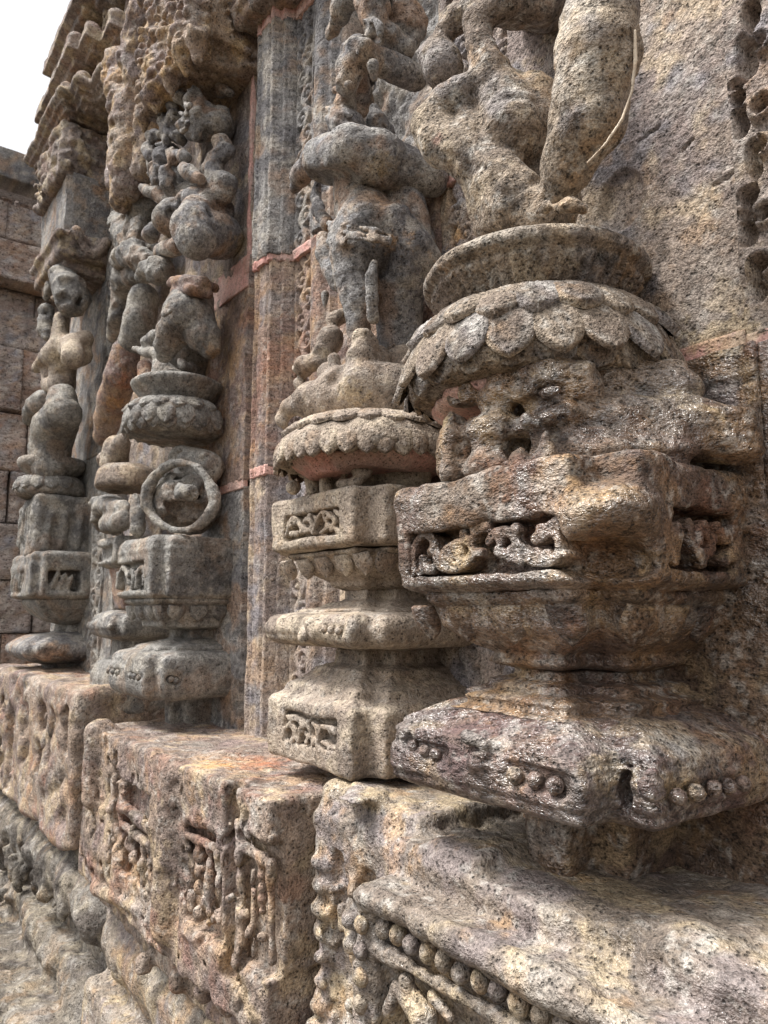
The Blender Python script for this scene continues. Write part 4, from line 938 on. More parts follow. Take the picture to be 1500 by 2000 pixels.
limbs = [[(1176, -40, .93, 66), (1171, 28, .93, 70), (1164, 117, .92, 82), (1149, 232, .92, 75), (1106, 327, .93, 48), (1078, 390, .94, 32)],          # bent limb with the thread
         [(852, 108, .90, 36), (866, 130, .90, 42)], [(866, 66, .91, 22), (890, 34, .92, 28), (950, 12, .94, 40), (1010, 0, 1.0, 50), (1040, -10, 1.12, 60)], [(1050, -10, 1.0, 50), (1080, 0, 1.14, 60)],  # top overhang run back to the wall, added to block light over the gap
         [(985, 0, .94, 36), (930, 42, .915, 28), (936, 92, .918, 28), (962, 140, .93, 38), (985, 200, .95, 54), (1000, 260, .95, 66)], [(985, 165, .97, 34), (1040, 190, 1.0, 44), (1050, 260, 1.0, 56)],
         [(950, 165, .93, 34), (905, 180, .90, 30), (872, 202, .885, 34), (842, 243, .875, 40), (868, 278, .885, 44), (920, 305, .90, 44)], [(815, 250, .875, 14), (840, 268, .88, 24)], [(905, 215, .90, 18), (925, 262, .91, 36)],
         [(935, 305, .91, 40), (975, 350, .925, 54), (1010, 400, .94, 64), (1055, 425, .95, 54)], [(900, 300, .90, 34), (940, 340, .92, 42), (975, 430, .95, 50)], [(1070, 330, 1.04, 56), (1075, 420, 1.02, 60)],
         [(1046, 412, .865, 10), (1068, 404, .86, 12), (1092, 408, .86, 9), (1112, 400, .865, 12), (1140, 410, .875, 11)]]
cuts = [[(905, 202, .872, 9), (930, 232, .885, 13), (938, 252, .89, 9)], [(1052, 380, .89, 5), (1066, 300, .875, 6), (1078, 200, .87, 7), (1086, 110, .88, 8)], [(896, 90, .895, 12), (905, 118, .90, 12)], [(880, 300, .86, 6), (915, 322, .87, 6), (950, 330, .875, 5)], [(1000, 330, .875, 5), (1030, 360, .88, 6)]]
figure('carved_legs', ST4, M['near'], limbs, cuts, 0.0036, 1540, 0.0042, 0.016, 1.19, 0.06, 0.0, 0.004)
cp = [P(a, b, n) for a, b, n in ((1240, 60, .92), (1241, 120, .92), (1234, 180, .912), (1214, 235, .90), (1182, 282, .893), (1148, 318, .888))]
V = Vol(np.min(cp, 0)-0.02, np.max(cp, 0)+0.02, 0.0018)
for a, b in zip(cp[:-1], cp[1:]): V.capsule(a, b, 0.0024, 0.0024, 0.002)
V.noise(0.02, 0.0006, 3); vobj('thread', V, M['cord'], ST4)
# frieze of small worn elephants and attendants on top of the capital block
limbs = [[(985, 730, .86, 34), (975, 790, .85, 36), (965, 850, .845, 42), (960, 915, .845, 48)], [(1015, 760, .86, 26), (1035, 735, .87, 30), (1075, 735, .88, 38), (1130, 760, .91, 44)],
         [(905, 770, .85, 30), (930, 765, .85, 28)], [(893, 830, .84, 30), (885, 900, .84, 34)], [(925, 830, .84, 22), (915, 900, .84, 24)], [(1040, 790, .87, 26), (1100, 800, .88, 30)], [(1010, 840, .86, 26), (1060, 850, .87, 40)],
         [(1080, 880, .88, 50), (1180, 880, .92, 52), (1300, 890, 1.0, 50)], [(1120, 820, .92, 44), (1220, 830, .97, 56), (1340, 840, 1.05, 60), (1440, 850, 1.1, 56)], [(1180, 760, 1.0, 60), (1300, 770, 1.06, 66)], [(1120, 710, 1.0, 50)], [(1000, 900, .9, 60), (1080, 820, .97, 80)]]+[q for i in range(5) for q in ([(884+46*i, 845, .818+.006*i, 15), (882+46*i, 925, .816+.006*i, 19)], [(886+46*i, 818, .818+.006*i, 13)], [(874+46*i, 850, .812+.006*i, 6), (868+46*i, 885, .808+.006*i, 6), (880+46*i, 900, .806+.006*i, 6)])]+[[(900+55*i, 775, .835+.006*i, 20), (925+55*i, 765, .832+.006*i, 17)] for i in range(4)]
cuts = [[(1035, 775, .83, 7), (1025, 800, .83, 8)], [(1035, 838, .825, 7), (1037, 858, .825, 6)], [(942, 830, .80, 6), (935, 930, .80, 6)], [(880, 803, .805, 6), (940, 806, .805, 6), (1000, 803, .81, 6), (1080, 815, .83, 7), (1150, 822, .86, 7)], [(905, 820, .80, 5), (900, 935, .80, 6)], [(968, 760, .81, 6), (1000, 770, .81, 6), (1006, 800, .82, 8)], [(990, 850, .80, 5), (985, 930, .80, 6)], [(1100, 845, .84, 8), (1200, 860, .87, 8)], [(1190, 730, .9, 9)], [(1240, 865, .9, 6)]]
figure('elephant_frieze', P4, M['wet'], limbs, cuts, 0.0036, 1560, 0.0045, 0.010, 1.18, 0.07, 0.007, 0.004, bits=26)

# ================================================================== second statue: a standing woman, arms lost, over a crouching beast
ST3 = thing('statue', 'standing female statue with broken chest and tapering leg, on the pale buff pilaster', 'statue', (-1.44, 1.05, zr(0.285)), 'statues standing on the pilasters')
def cA(x, y, n, r): return (540+x*.24, 200+y*.24, n, r*.24)
def cB(x, y, n, r): return (540+x*.24, 580+y*.24, n, r*.24)
def cC(x, y, n, r): return (560+x*.2, y*.2, n, r*.2)
C3 = (-1.445, 1.06)
lot3 = revolve('lotus_slab', ST3, M['buff'], C3, [(0.468, 0.10), (0.462, 0.15), (0.447, 0.19), (0.42, 0.216), (0.388, 0.230), (0.360, 0.236), (0.352, 0.21)], 0.0045, 1600, 0.005, ymax=1.22, scallop=0.020)
petals(lot3, M['buff'], C3, 0.222, 0.405, 0.056, 0.060, 0.012, 24, math.radians(150), math.radians(400), math.radians(-10), 9)
petals(lot3, M['buff'], C3, 0.165, 0.460, 0.075, 0.062, 0.012, 15, math.radians(155), math.radians(395), math.radians(-60), 12)
revolve('mortar_joint', ST3, M['mortar'], C3, [(0.372, 0.20), (0.356, 0.19), (0.342, 0.17), (0.33, 0.15)], 0.005, 1605, 0.006, ymax=1.22)
limbs = [[cB(140, 1550, .95, 75)], [cB(285, 1370, .96, 60), cB(290, 1480, .96, 55), cB(295, 1580, .96, 62)], [cB(410, 1470, .96, 62), cB(410, 1580, .96, 66)], [cB(760, 1450, 1.06, 170), cB(1100, 1450, 1.12, 170)], [cB(500, 1480, 1.02, 100)],
         [cB(450, 1400, .96, 40), cB(520, 1360, .97, 45), cB(560, 1440, .97, 40)], [cB(520, 1520, .96, 50), cB(650, 1510, .97, 50), cB(740, 1430, .99, 45)], [cB(640, 1400, .97, 45)]]
figure('attendant_frieze', P3, M['buff'], limbs, [], 0.0045, 1610, 0.004, 0.01, 1.22, bits=20)
limbs = [[cB(40, 1000, .94, 60), cB(110, 890, .95, 80), cB(280, 840, .97, 150), cB(520, 800, .99, 220), cB(720, 770, 1.02, 260), cB(960, 800, 1.08, 260), cB(1150, 850, 1.15, 200)], [cB(430, 620, 1.0, 110), cB(520, 760, 1.0, 180)], [cB(60, 1030, .94, 45), cB(80, 1080, .95, 30)],
         [cB(700, 480, 1.0, 130), cB(800, 540, 1.06, 150)], [cB(470, 500, .98, 60), cB(470, 580, .98, 55)], [cB(700, 330, 1.0, 90), cB(760, 400, 1.02, 90)], [cB(1050, 560, 1.15, 200)],
         [cB(470, 200, 1.06, 70), cB(540, 160, 1.08, 60)], [cB(450, 340, 1.05, 110), cB(400, 450, 1.04, 90), cB(380, 550, 1.04, 80)], [cB(340, 520, 1.02, 60), cB(230, 570, 1.02, 75), cB(160, 580, 1.02, 45)], [cB(180, 700, 1.03, 55), cB(220, 760, 1.03, 60)]]
figure('crouching_beast', ST3, M['buff'], limbs, [[cB(350, 470, 1.0, 14), cB(310, 620, 1.0, 14)], [cB(170, 960, .9, 30)], [cB(1170, 960, 1.08, 40)], [cB(600, 920, .93, 20), cB(800, 1000, .97, 26)]], 0.0045, 1620, 0.0045, 0.014, 1.22, 0.06, 0.0, 0.004, bits=22)
limbs = [[cA(730, 960, 1.04, 240), cA(730, 1060, 1.03, 275), cA(700, 1200, 1.02, 245)], [cA(930, 1050, 1.07, 230), cA(1080, 1180, 1.11, 200), cA(1180, 1290, 1.14, 170)], [cA(650, 1250, 1.01, 215), cA(650, 1420, 1.01, 175), cA(668, 1600, 1.01, 140), cA(668, 1800, 1.01, 100), cA(655, 1980, 1.01, 78)],
         [cA(1100, 1200, 1.11, 190), cA(1040, 1450, 1.12, 190), cA(990, 1700, 1.13, 190), cA(1000, 1950, 1.14, 190)], [cA(380, 1110, .995, 60), cA(395, 1240, .985, 80), cA(440, 1380, .985, 62), cA(490, 1500, .99, 40)], [cA(790, 1300, .965, 34), cA(770, 1420, .955, 46), cA(780, 1600, .96, 52), cA(790, 1760, .975, 50)],
         [cA(620, 540, 1.04, 175), cA(650, 700, 1.04, 185), cA(690, 860, 1.04, 220)], [cA(340, 600, 1.04, 36), cA(318, 760, 1.05, 42), cA(340, 880, 1.04, 50), cA(420, 1000, 1.02, 60)], [cA(980, 640, 1.12, 150), cA(1060, 860, 1.13, 160), cA(1130, 1150, 1.14, 170)]]
def belt(y0, y1, y2, dn, r): return [cA(430, y0, .955+dn, r), cA(520, y0+8, .935+dn, r), cA(650, (y0+y1)/2, .925+dn, r), cA(800, y1, .945+dn, r), cA(930, y2, .985+dn, r*.8)]
wr = [belt(985, 1040, 1080, 0.012, 24), belt(1040, 1085, 1110, 0.008, 24), belt(1090, 1125, 1150, 0.006, 22), [cA(430, 1130, .955, 34), cA(560, 1150, .94, 30)], [cA(395, 1560, 1.05, 34), cA(388, 1740, 1.05, 14)], [cA(330, 640, .985, 14), cA(372, 700, .985, 14), cA(350, 760, .985, 14), cA(322, 720, .985, 14), cA(330, 640, .985, 14)]]
figure('hips_and_legs', ST3, M['bluegrey'], limbs, [[cA(950, 1230, .985, 36), cA(925, 1340, .97, 42), cA(900, 1460, .985, 36)], [cA(560, 1010, .93, 10), cA(850, 1075, .95, 10)], [cA(705, 1330, .945, 16), cA(705, 1700, .955, 16)]], 0.004, 1640, 0.0034, 0.014, 1.22, 0.06, 0.0, 0.003, 1, wr)
limbs = [[cA(400, 480, .97, 190), cA(600, 420, .97, 220), cA(820, 460, 1.03, 215), cA(1050, 560, 1.12, 190), cA(1250, 600, 1.17, 160)], [cA(300, 480, .97, 120), cA(190, 600, .97, 85), cA(150, 690, .98, 50)]]
wr = [[cA(330, 350, .93, 22), cA(440, 330, .92, 22), cA(560, 230, .94, 20), cA(700, 205, .97, 18)]]
figure('broken_chest', ST3, M['bluegrey'], limbs, [[cA(280, 750, .95, 180), cA(600, 720, .95, 200), cA(820, 750, 1.0, 180)], [cA(460, 640, .92, 90), cA(700, 630, .94, 100)]], 0.0045, 1650, 0.004, 0.016, 1.22, 0.06, 0.0, 0.003, 1, wr)
limbs = [[cC(690, 470, .985, 120), cC(690, 560, .98, 140), cC(640, 680, .975, 130), cC(600, 800, .97, 105), cC(575, 880, .97, 70)], [cC(560, 470, .955, 50), cC(640, 420, .955, 50), cC(780, 440, .975, 60)], [cC(530, 560, .95, 30), cC(505, 640, .945, 28), cC(492, 700, .942, 22)], [cC(505, 775, .948, 26), cC(512, 800, .948, 26)], [cC(520, 860, .955, 42)], [cC(610, 850, .955, 60)], [cC(840, 650, .985, 70), cC(850, 760, .995, 50)],
         [cC(600, 880, 1.0, 95), cC(570, 1050, 1.0, 110), cC(540, 1200, 1.0, 140), cC(600, 1260, 1.0, 170)], [cC(900, 600, 1.04, 130), cC(1050, 660, 1.09, 140), cC(1250, 760, 1.17, 130)], [cC(800, 560, 1.0, 130)],
         [cC(855, 1070, 1.07, 55), cC(880, 1200, 1.08, 100), cC(940, 1300, 1.1, 120)], [cC(470, 880, 1.0, 40), cC(560, 880, 1.0, 50)], [cC(680, 800, 1.05, 130), cC(700, 1000, 1.1, 150)]]
wr = [[cC(380, 1050, .97, 28), cC(520, 1110, .955, 28), cC(640, 1130, .975, 24)], [cC(355, 1130, .97, 28), cC(480, 1190, .955, 28), cC(640, 1210, .975, 24)], [cC(690, 420, .96, 22), cC(690, 560, .95, 20)]]
figure('head', ST3, M['bluegrey'], limbs, [[cC(575, 650, .928, 40), cC(625, 700, .935, 42), cC(650, 760, .945, 36)], [cC(500, 838, .94, 10), cC(560, 830, .94, 10)], [cC(560, 915, .935, 14), cC(630, 915, .945, 16)], [cC(760, 900, 1.0, 90), cC(1000, 950, 1.05, 110)], [cC(690, 420, .93, 12), cC(700, 540, .93, 12), cC(690, 640, .935, 12)]], 0.0038, 1660, 0.0028, 0.012, 1.25, 0.05, 0.0, 0.003, 1, wr)
ring = [cC(820+95*math.cos(t), 300+110*math.sin(t), .97, 26) for t in np.linspace(2.4, 6.6, 9)]
limbs = [[cC(800, -60, 1.02, 170), cC(850, 60, 1.02, 170), cC(850, 160, 1.02, 140)], ring, [cC(830, 310, .985, 75), cC(860, 220, 1.02, 90)], [cC(700, -50, 1.04, 120), cC(560, -50, 1.04, 130), cC(520, 130, 1.04, 110), cC(440, 300, 1.06, 70), cC(410, 370, 1.06, 36)], [cC(1000, 0, 1.1, 240), cC(1150, 250, 1.14, 220), cC(1100, 480, 1.12, 160), cC(900, 560, 1.06, 120)], [cC(1000, 330, 1.06, 90), cC(1100, 330, 1.12, 90)]]
figure('hair_and_ear_ring', ST3, M['bluegrey'], limbs, [], 0.0045, 1670, 0.0055, 0.010, 1.25, 0.035, 0.0, 0.006, bits=60)

# ================================================================== third statue on the grey-green pilaster
ST2 = thing('statue', 'heavily eroded statue with a rounded torso and a broken thigh, on the grey-green pilaster', 'statue', (-2.65, 1.04, zr(0.27)), 'statues standing on the pilasters')
def cD(x, y, n, r): return (160+x*.24, 100+y*.24, n, r*.24)
def cE(x, y, n, r): return (160+x*.28, 500+y*.28, n, r*.28)
C2 = (-2.655, 1.035)
lot2 = revolve('lotus_cushion', ST2, M['grey'], C2, [(0.785, 0.12), (0.77, 0.155), (0.745, 0.178), (0.70, 0.188), (0.665, 0.18), (0.655, 0.14)], 0.006, 1700, 0.004, ymax=1.18)
petals(lot2, M['grey'], C2, 0.150, 0.783, 0.075, 0.062, 0.018, 12, math.radians(150), math.radians(390), math.radians(-45), 2)
petals(lot2, M['grey'], C2, 0.176, 0.752, 0.080, 0.080, 0.020, 12, math.radians(158), math.radians(398), math.radians(-12), 4)
petals(lot2, M['grey'], C2, 0.186, 0.70, 0.06, 0.04, 0.012, 14, math.radians(150), math.radians(390), math.radians(15), 6)
revolve('ribbed_disc', ST2, M['grey'], C2, [(0.885, 0.13), (0.88, 0.16), (0.865, 0.178), (0.852, 0.176), (0.848, 0.166), (0.842, 0.17), (0.835, 0.16), (0.79, 0.125), (0.78, 0.11)], 0.006, 1710, 0.003, 40, 0.004, (0.79, 0.83), ymax=1.18)
# roundel below the lotus: a carved ring with a worn figure in it
rp = [cE(690+(235+10*math.sin(3*t))*math.cos(t), 1680+(225-12*math.cos(2*t))*math.sin(t), .985+0.07*math.cos(t), 36+10*math.sin(2*t+1)) for t in np.linspace(0, 2*math.pi, 25)]
figure('roundel_ring', ST2, M['grey'], [rp], [[cE(690+235*math.cos(t), 1680+225*math.sin(t), .955+0.07*math.cos(t), 9) for t in np.linspace(0, 2*math.pi, 25)]], 0.0055, 1720, 0.004, 0.008, 1.2, 0.05)
limbs = [[cE(700, 1700, 1.04, 200), cE(760, 1720, 1.08, 220)], [cE(540, 1750, .97, 50), cE(560, 1820, .97, 40)], [cE(600, 1700, .98, 60), cE(680, 1640, .98, 60), cE(760, 1660, .99, 60)], [cE(560, 1560, .98, 40), cE(620, 1540, .98, 40)], [cE(380, 1700, .95, 45), cE(390, 1800, .95, 50), cE(390, 1900, .95, 55)], [cE(870, 1480, 1.1, 120), cE(700, 1420, 1.04, 100)]]
figure('roundel_figure', ST2, M['grey'], limbs, [[cE(630, 1760, .94, 25), cE(700, 1790, .95, 25)]], 0.0055, 1725, 0.0035, 0.01, 1.2, 0.05, bits=90, gouge=0.010)
limbs = [[cE(770, 300, 1.05, 150), cE(740, 420, 1.02, 180)], [cE(740, 420, 1.02, 175), cE(630, 540, .98, 115), cE(590, 620, .97, 95), cE(570, 690, .97, 60)], [cE(760, 430, 1.04, 170), cE(850, 560, 1.06, 120), cE(890, 640, 1.08, 80)], [cE(760, 600, 1.12, 190), cE(760, 760, 1.14, 180)],
         [cE(540, 720, .99, 55), cE(570, 810, 1.0, 80), cE(640, 880, 1.03, 95), cE(760, 910, 1.07, 90)], [cE(360, 640, .97, 24), cE(430, 670, .975, 34), cE(540, 680, .98, 45)], [cE(440, 600, .98, 40), cE(520, 560, .98, 50)], [cE(690, 740, 1.0, 32), cE(705, 770, 1.0, 30), cE(760, 800, 1.06, 60)]]
figure('broken_thigh', ST2, M['grey'], limbs, [[cE(720, 690, .95, 130), cE(760, 600, .93, 90), cE(830, 680, 1.0, 100)], [cE(470, 480, .92, 20), cE(490, 620, .91, 20)], [cE(380, 700, .95, 20), cE(470, 730, .96, 26)]], 0.006, 1730, 0.004, 0.010, 1.2, 0.06, wrinkles=[[cE(570, 400, .90, 20), cE(700, 350, .885, 20), cE(880, 370, .93, 20)], [cE(560, 450, .89, 16), cE(700, 420, .87, 16), cE(880, 440, .93, 16)]])
limbs = [[cE(620, 190, .99, 40), cE(720, 170, .98, 45), cE(850, 190, 1.03, 45), cE(930, 230, 1.1, 40)], [cE(640, 250, .985, 36), cE(760, 230, .985, 36), cE(880, 270, 1.05, 36)]]
figure('girdle', ST2, M['red'], limbs, [], 0.006, 1735, 0.004, 0.01, 1.2, 0.05)
limbs = [[cD(740, 1330, .97, 130), cD(710, 1370, .955, 140)], [cD(930, 1300, .98, 130), cD(900, 1440, .96, 175), cD(930, 1540, .965, 165)], [cD(1000, 1480, 1.02, 190), cD(1120, 1500, 1.1, 190)], [cD(900, 1200, .99, 95), cD(1000, 1250, 1.03, 120), cD(1120, 1300, 1.1, 130)], [cD(560, 1490, .95, 75), cD(590, 1440, .96, 60)], [cD(640, 1620, .97, 60), cD(780, 1580, .97, 80)], [cD(860, 1170, .985, 60), cD(780, 1260, .98, 70)]]
figure('torso', ST2, M['bluegrey'], limbs, [[cD(700, 1800, .90, 120), cD(950, 1820, .89, 130), cD(1150, 1830, .96, 130)], [cD(900, 1830, 1.02, 120), cD(1150, 1830, 1.1, 120)], [cD(800, 1250, .885, 14), cD(825, 1350, .865, 14), cD(790, 1480, .87, 16), cD(720, 1560, .88, 18)], [cD(830, 1320, .87, 10), cD(980, 1290, .88, 10), cD(1120, 1310, .95, 10)]], 0.006, 1740, 0.0036, 0.010, 1.2, 0.05, 0, 0.004, bits=16)
limbs = [[cD(560, 690, .955, 45), cD(640, 675, .955, 45), cD(690, 720, .97, 40)], [cD(540, 800, .95, 52), cD(570, 860, .95, 60)], [cD(640, 850, .955, 70), cD(650, 930, .955, 72)], [cD(725, 830, .965, 58), cD(740, 900, .965, 60)], [cD(590, 960, .95, 62), cD(610, 1040, .95, 56)], [cD(690, 1000, .955, 76), cD(690, 1080, .955, 54)], [cD(560, 1000, .95, 36), cD(640, 1000, .97, 80)], [cD(790, 850, .98, 60), cD(830, 870, .985, 64)], [cD(820, 960, .975, 52), cD(880, 990, .975, 62), cD(960, 1040, .99, 52)], [cD(680, 900, 1.04, 150), cD(700, 1060, 1.06, 130), cD(900, 1080, 1.1, 120)],
         [cD(1130, 740, 1.08, 78), cD(1180, 820, 1.09, 66), cD(1070, 900, 1.06, 72), cD(1010, 960, 1.05, 52)], [cD(1070, 900, 1.07, 72), cD(1080, 1040, 1.06, 82), cD(1170, 1080, 1.08, 98), cD(1140, 1190, 1.08, 88)], [cD(1010, 1120, 1.04, 72), cD(1100, 1160, 1.06, 90)], [cD(480, 1110, .96, 30), cD(580, 1160, .98, 60), cD(740, 1200, 1.02, 80), cD(880, 1150, 1.04, 80)], [cD(700, 1080, .97, 60), cD(760, 1180, 1.0, 70)]]
figure('head_and_arms', ST2, M['bluegrey'], limbs, [[cD(960, 800, .98, 80), cD(1000, 860, 1.02, 50)], [cD(640, 800, .905, 22), cD(700, 760, .92, 20)], [cD(655, 965, .89, 16), cD(760, 960, .91, 14)], [cD(600, 905, .895, 14)]], 0.0055, 1750, 0.004, 0.006, 1.2, 0.04, 0, 0.006, bits=60, gouge=0.008)
limbs = [[cD(830, 390, .99, 80), cD(900, 400, 1.0, 100), cD(960, 540, 1.03, 140), cD(1100, 600, 1.09, 150)], [cD(860, 600, 1.0, 90), cD(960, 670, 1.03, 80), cD(1100, 680, 1.1, 80)], [cD(650, 450, .98, 42), cD(660, 540, .975, 60), cD(720, 650, .985, 75), cD(790, 700, 1.0, 60)], [cD(740, 470, .985, 55), cD(760, 600, .99, 70)], [cD(870, 250, 1.02, 50), cD(1000, 240, 1.06, 60), cD(1200, 330, 1.12, 60)]]
figure('eroded_headdress', ST2, M['bluegrey'], limbs, [[cD(600+60*i, 430+50*i, .94, 14), cD(700+60*i, 440+60*i, .94, 14)] for i in range(5)], 0.0055, 1755, 0.006, 0.008, 1.2, 0.04, 0.004, 0.008, bits=50, gouge=0.012, wrinkles=[[cD(800, 430+70*i, .95, 20), cD(950, 470+70*i, .93, 20), cD(1160, 560+60*i, 1.02, 20)] for i in range(4)])
limbs = [[cD(560, 1780, .97, 90), cD(640, 1780, .97, 110)], [cD(560, 1780, .97, 80), cD(490, 1830, .96, 60)], [cD(540, 1740, 1.0, 90), cD(420, 1650, 1.0, 110), cD(330, 1700, 1.02, 100)], [cD(420, 1620, 1.02, 80), cD(470, 1420, 1.05, 70), cD(400, 1500, 1.05, 70)], [cD(400, 1560, 1.05, 90), cD(300, 1400, 1.1, 90), cD(360, 1420, 1.1, 90)], [cD(520, 1300, 1.1, 120), cD(420, 1600, 1.12, 140), cD(560, 1700, 1.1, 140)]]
figure('attendant', ST2, M['grey'], limbs, [[cD(580, 1830, .93, 40)]], 0.006, 1760, 0.005, 0.012, 1.2, 0.04, 0, 0.006, bits=50, gouge=0.02)

# ================================================================== statue in the recess, reddish leg
ST5 = thing('statue', 'slim statue with a reddish rounded leg, in the narrow recess left of the eroded statue', 'statue', (-3.3, 1.1, zr(0.33)), 'statues standing on the pilasters')
limbs = [[cE(430, 300, 1.06, 110), cE(400, 450, 1.05, 110), cE(350, 600, 1.04, 100)]]
figure('skirt', ST5, M['grey'], limbs, [], 0.008, 1800, 0.004, 0.014, 1.24, 0.06, wrinkles=[[cE(340, 350, 1.0, 25), cE(300, 600, 1.0, 25), cE(230, 720, 1.02, 25)], [cE(400, 240, 1.0, 35), cE(540, 280, 1.02, 35)]])
limbs = [[cE(310, 680, 1.03, 100), cE(270, 850, 1.02, 115), cE(220, 1000, 1.03, 105), cE(180, 1150, 1.05, 90), cE(150, 1260, 1.06, 70)], [cE(440, 780, 1.08, 60), cE(450, 900, 1.08, 60)]]
figure('leg', ST5, M['red'], limbs, [], 0.008, 1810, 0.004, 0.014, 1.24, 0.06, bits=8)
limbs = [[cE(310, 140, 1.06, 100), cE(290, 230, 1.1, 80), cE(260, 400, 1.1, 70), cE(220, 560, 1.12, 50)], [cE(310, 140, 1.06, 80), cE(420, 110, 1.04, 60)]]
figure('staff_and_hand', ST5, M['grey'], limbs, [], 0.008, 1820, 0.005, 0.014, 1.24, 0.05, bits=24, gouge=0.02)
limbs = [[cE(240, 1340, 1.02, 90), cE(220, 1440, 1.02, 95), cE(290, 1290, 1.02, 60)], [cE(160, 1420, 1.03, 60)], [cE(320, 1180, 1.0, 40), cE(310, 1240, 1.0, 40)]]
figure('seated_attendant', ST5, M['buff'], limbs, [], 0.008, 1830, 0.004, 0.014, 1.24, 0.05, bits=24)
revolve('lotus_slab', ST5, M['buff'], (-3.28, 1.06), [(0.66, 0.09), (0.64, 0.125), (0.58, 0.14), (0.54, 0.142), (0.535, 0.12)], 0.008, 1840, 0.004, ymax=1.22, scallop=0.02)
limbs = [[cE(130, 1760, 1.02, 70), cE(200, 1740, 1.0, 60), cE(290, 1760, 1.0, 60)], [cE(280, 1850, .99, 75), cE(180, 1870, 1.0, 60)], [cE(200, 1800, 1.08, 140)]]
figure('attendant_frieze', P15, M['grey'], limbs, [], 0.008, 1850, 0.006, 0.012, 1.24, 0.05, bits=40)

# ================================================================== leftmost statue
ST1 = thing('statue', 'small lichened statue with tall hair and twisted hips, leftmost, beside the far wall', 'statue', (-4.5, 1.05, zr(0.34)), 'statues standing on the pilasters')
def cF(x, y, n, r): return (x*.28, 400+y*.28, n, r*.28)
limbs = [[cF(430, 500, .98, 90), cF(480, 580, .99, 110), cF(500, 680, 1.0, 105), cF(540, 640, 1.06, 90)], [cF(330, 560, .95, 36), cF(320, 640, .95, 30)], [cF(390, 640, .95, 40)], [cF(320, 740, .96, 55), cF(320, 880, .96, 55), cF(330, 930, .96, 30)], [cF(460, 440, 1.0, 50), cF(460, 380, 1.0, 20)]]
figure('head', ST1, M['grey'], limbs, [[cF(350, 620, .92, 20), cF(380, 680, .92, 20)]], 0.009, 1900, 0.004, 0.014, 1.22, 0.05, bits=70, gouge=0.012)
limbs = [[cF(380, 1050, .97, 92), cF(420, 960, .99, 70), cF(430, 800, 1.0, 55)], [cF(510, 1070, .985, 80), cF(500, 970, 1.0, 70), cF(600, 930, 1.08, 60)], [cF(440, 1100, 1.02, 90), cF(430, 1260, 1.02, 95)], [cF(560, 1040, 1.06, 90), cF(480, 1000, 1.03, 90)], [cF(260, 1140, .95, 40), cF(320, 1060, .96, 50)], [cF(340, 1150, 1.0, 60), cF(350, 1260, 1.0, 60), cF(420, 1280, 1.02, 80)]]
figure('torso', ST1, M['buff'], limbs, [], 0.010, 1910, 0.005, 0.014, 1.22, 0.05, bits=14)
limbs = [[cF(300, 1380, .97, 90), cF(220, 1430, .95, 60), cF(200, 1500, .95, 45)], [cF(430, 1340, 1.0, 100), cF(440, 1450, 1.0, 125), cF(380, 1560, 1.0, 150), cF(350, 1700, 1.0, 140), cF(350, 1840, 1.0, 120)], [cF(250, 1560, 1.0, 50), cF(240, 1760, 1.0, 40)]]
figure('hips_and_legs', ST1, M['grey'], limbs, [], 0.010, 1927, 0.005, 0.014, 1.22, 0.05, 0.002)
C1 = (-4.56, 1.04)
revolve('ribbed_disc', ST1, M['grey'], C1, [(0.90, 0.18), (0.885, 0.20), (0.87, 0.19), (0.855, 0.20), (0.84, 0.185), (0.80, 0.14), (0.79, 0.13)], 0.010, 1930, 0.004, ymax=1.22)
lot1 = revolve('lotus_cushion', ST1, M['grey'], C1, [(0.80, 0.13), (0.77, 0.18), (0.71, 0.20), (0.67, 0.19), (0.66, 0.14)], 0.010, 1940, 0.004, ymax=1.22)
petals(lot1, M['grey'], C1, 0.175, 0.775, 0.10, 0.08, 0.02, 9, math.radians(180), math.radians(380), math.radians(-20), 2)
V = Vol((-4.8, 0.84, zr(0.32)), (-4.28, 1.24, zr(0.68)), 0.010)
V.box((-4.72, 0.92, zr(0.30)), (-4.36, 1.3, zr(0.67)), 0.03)
for i in range(5): V.capsule((-4.70+0.07*i, 0.925, zr(0.40+0.04*(i % 2))), (-4.68+0.07*i, 0.925, zr(0.6)), 0.02, 0.025, 0.01)
for i in range(3): V.capsule((-4.36, 0.98+0.08*i, zr(0.38)), (-4.36, 1.0+0.08*i, zr(0.56)), 0.025, 0.02, 0.01)
V.rough(0.008, 1950, 0.06); vobj('attendant_frieze', V, M['grey'], P1)

# ================================================================== niche canopy above the third statue
NC = thing('niche_canopy', 'overhanging beaded canopy stone above the eroded statue, upper centre left', 'canopy', (-2.6, 1.1, zr(2.05)))
V = Vol((-3.0, 0.82, zr(1.92)), (-2.22, 1.3, zr(2.75)), 0.007)
V.box((-2.88, 0.90, zr(2.05)), (-2.31, 1.5, zr(3.0)), 0.01)
X, Y, Z = V.xyz()
V.ellipsoid((-2.3, 1.0, zr(2.07)), (0.08, 0.13, 0.035), 0.01, 'cut')
rg = np.random.default_rng(11)
for i in range(7):
    for j in range(16): V.ellipsoid((-2.85+0.085*i+rg.normal(0, .006), 0.898, zr(2.08+0.042*j+rg.normal(0, .005))), np.array((0.034, 0.024, 0.017))*rg.uniform(.8, 1.15), 0.006)
for j in range(10): V.capsule((-2.31, 0.93, zr(2.1+0.05*j)), (-2.305, 0.95, zr(2.1+0.05*j)), 0.018, 0.018, 0.005)
for t in np.linspace(0, 1, 12): V.ellipsoid((-2.308, 0.96+0.16*t, zr(2.42-0.32*math.sin(t*1.5))), (0.02, 0.018, 0.018), 0.005)
for t in np.linspace(0, 1, 12): V.ellipsoid((-2.308, 1.0+0.12*t, zr(2.5-0.28*math.sin(t*1.5))), (0.02, 0.016, 0.016), 0.005)
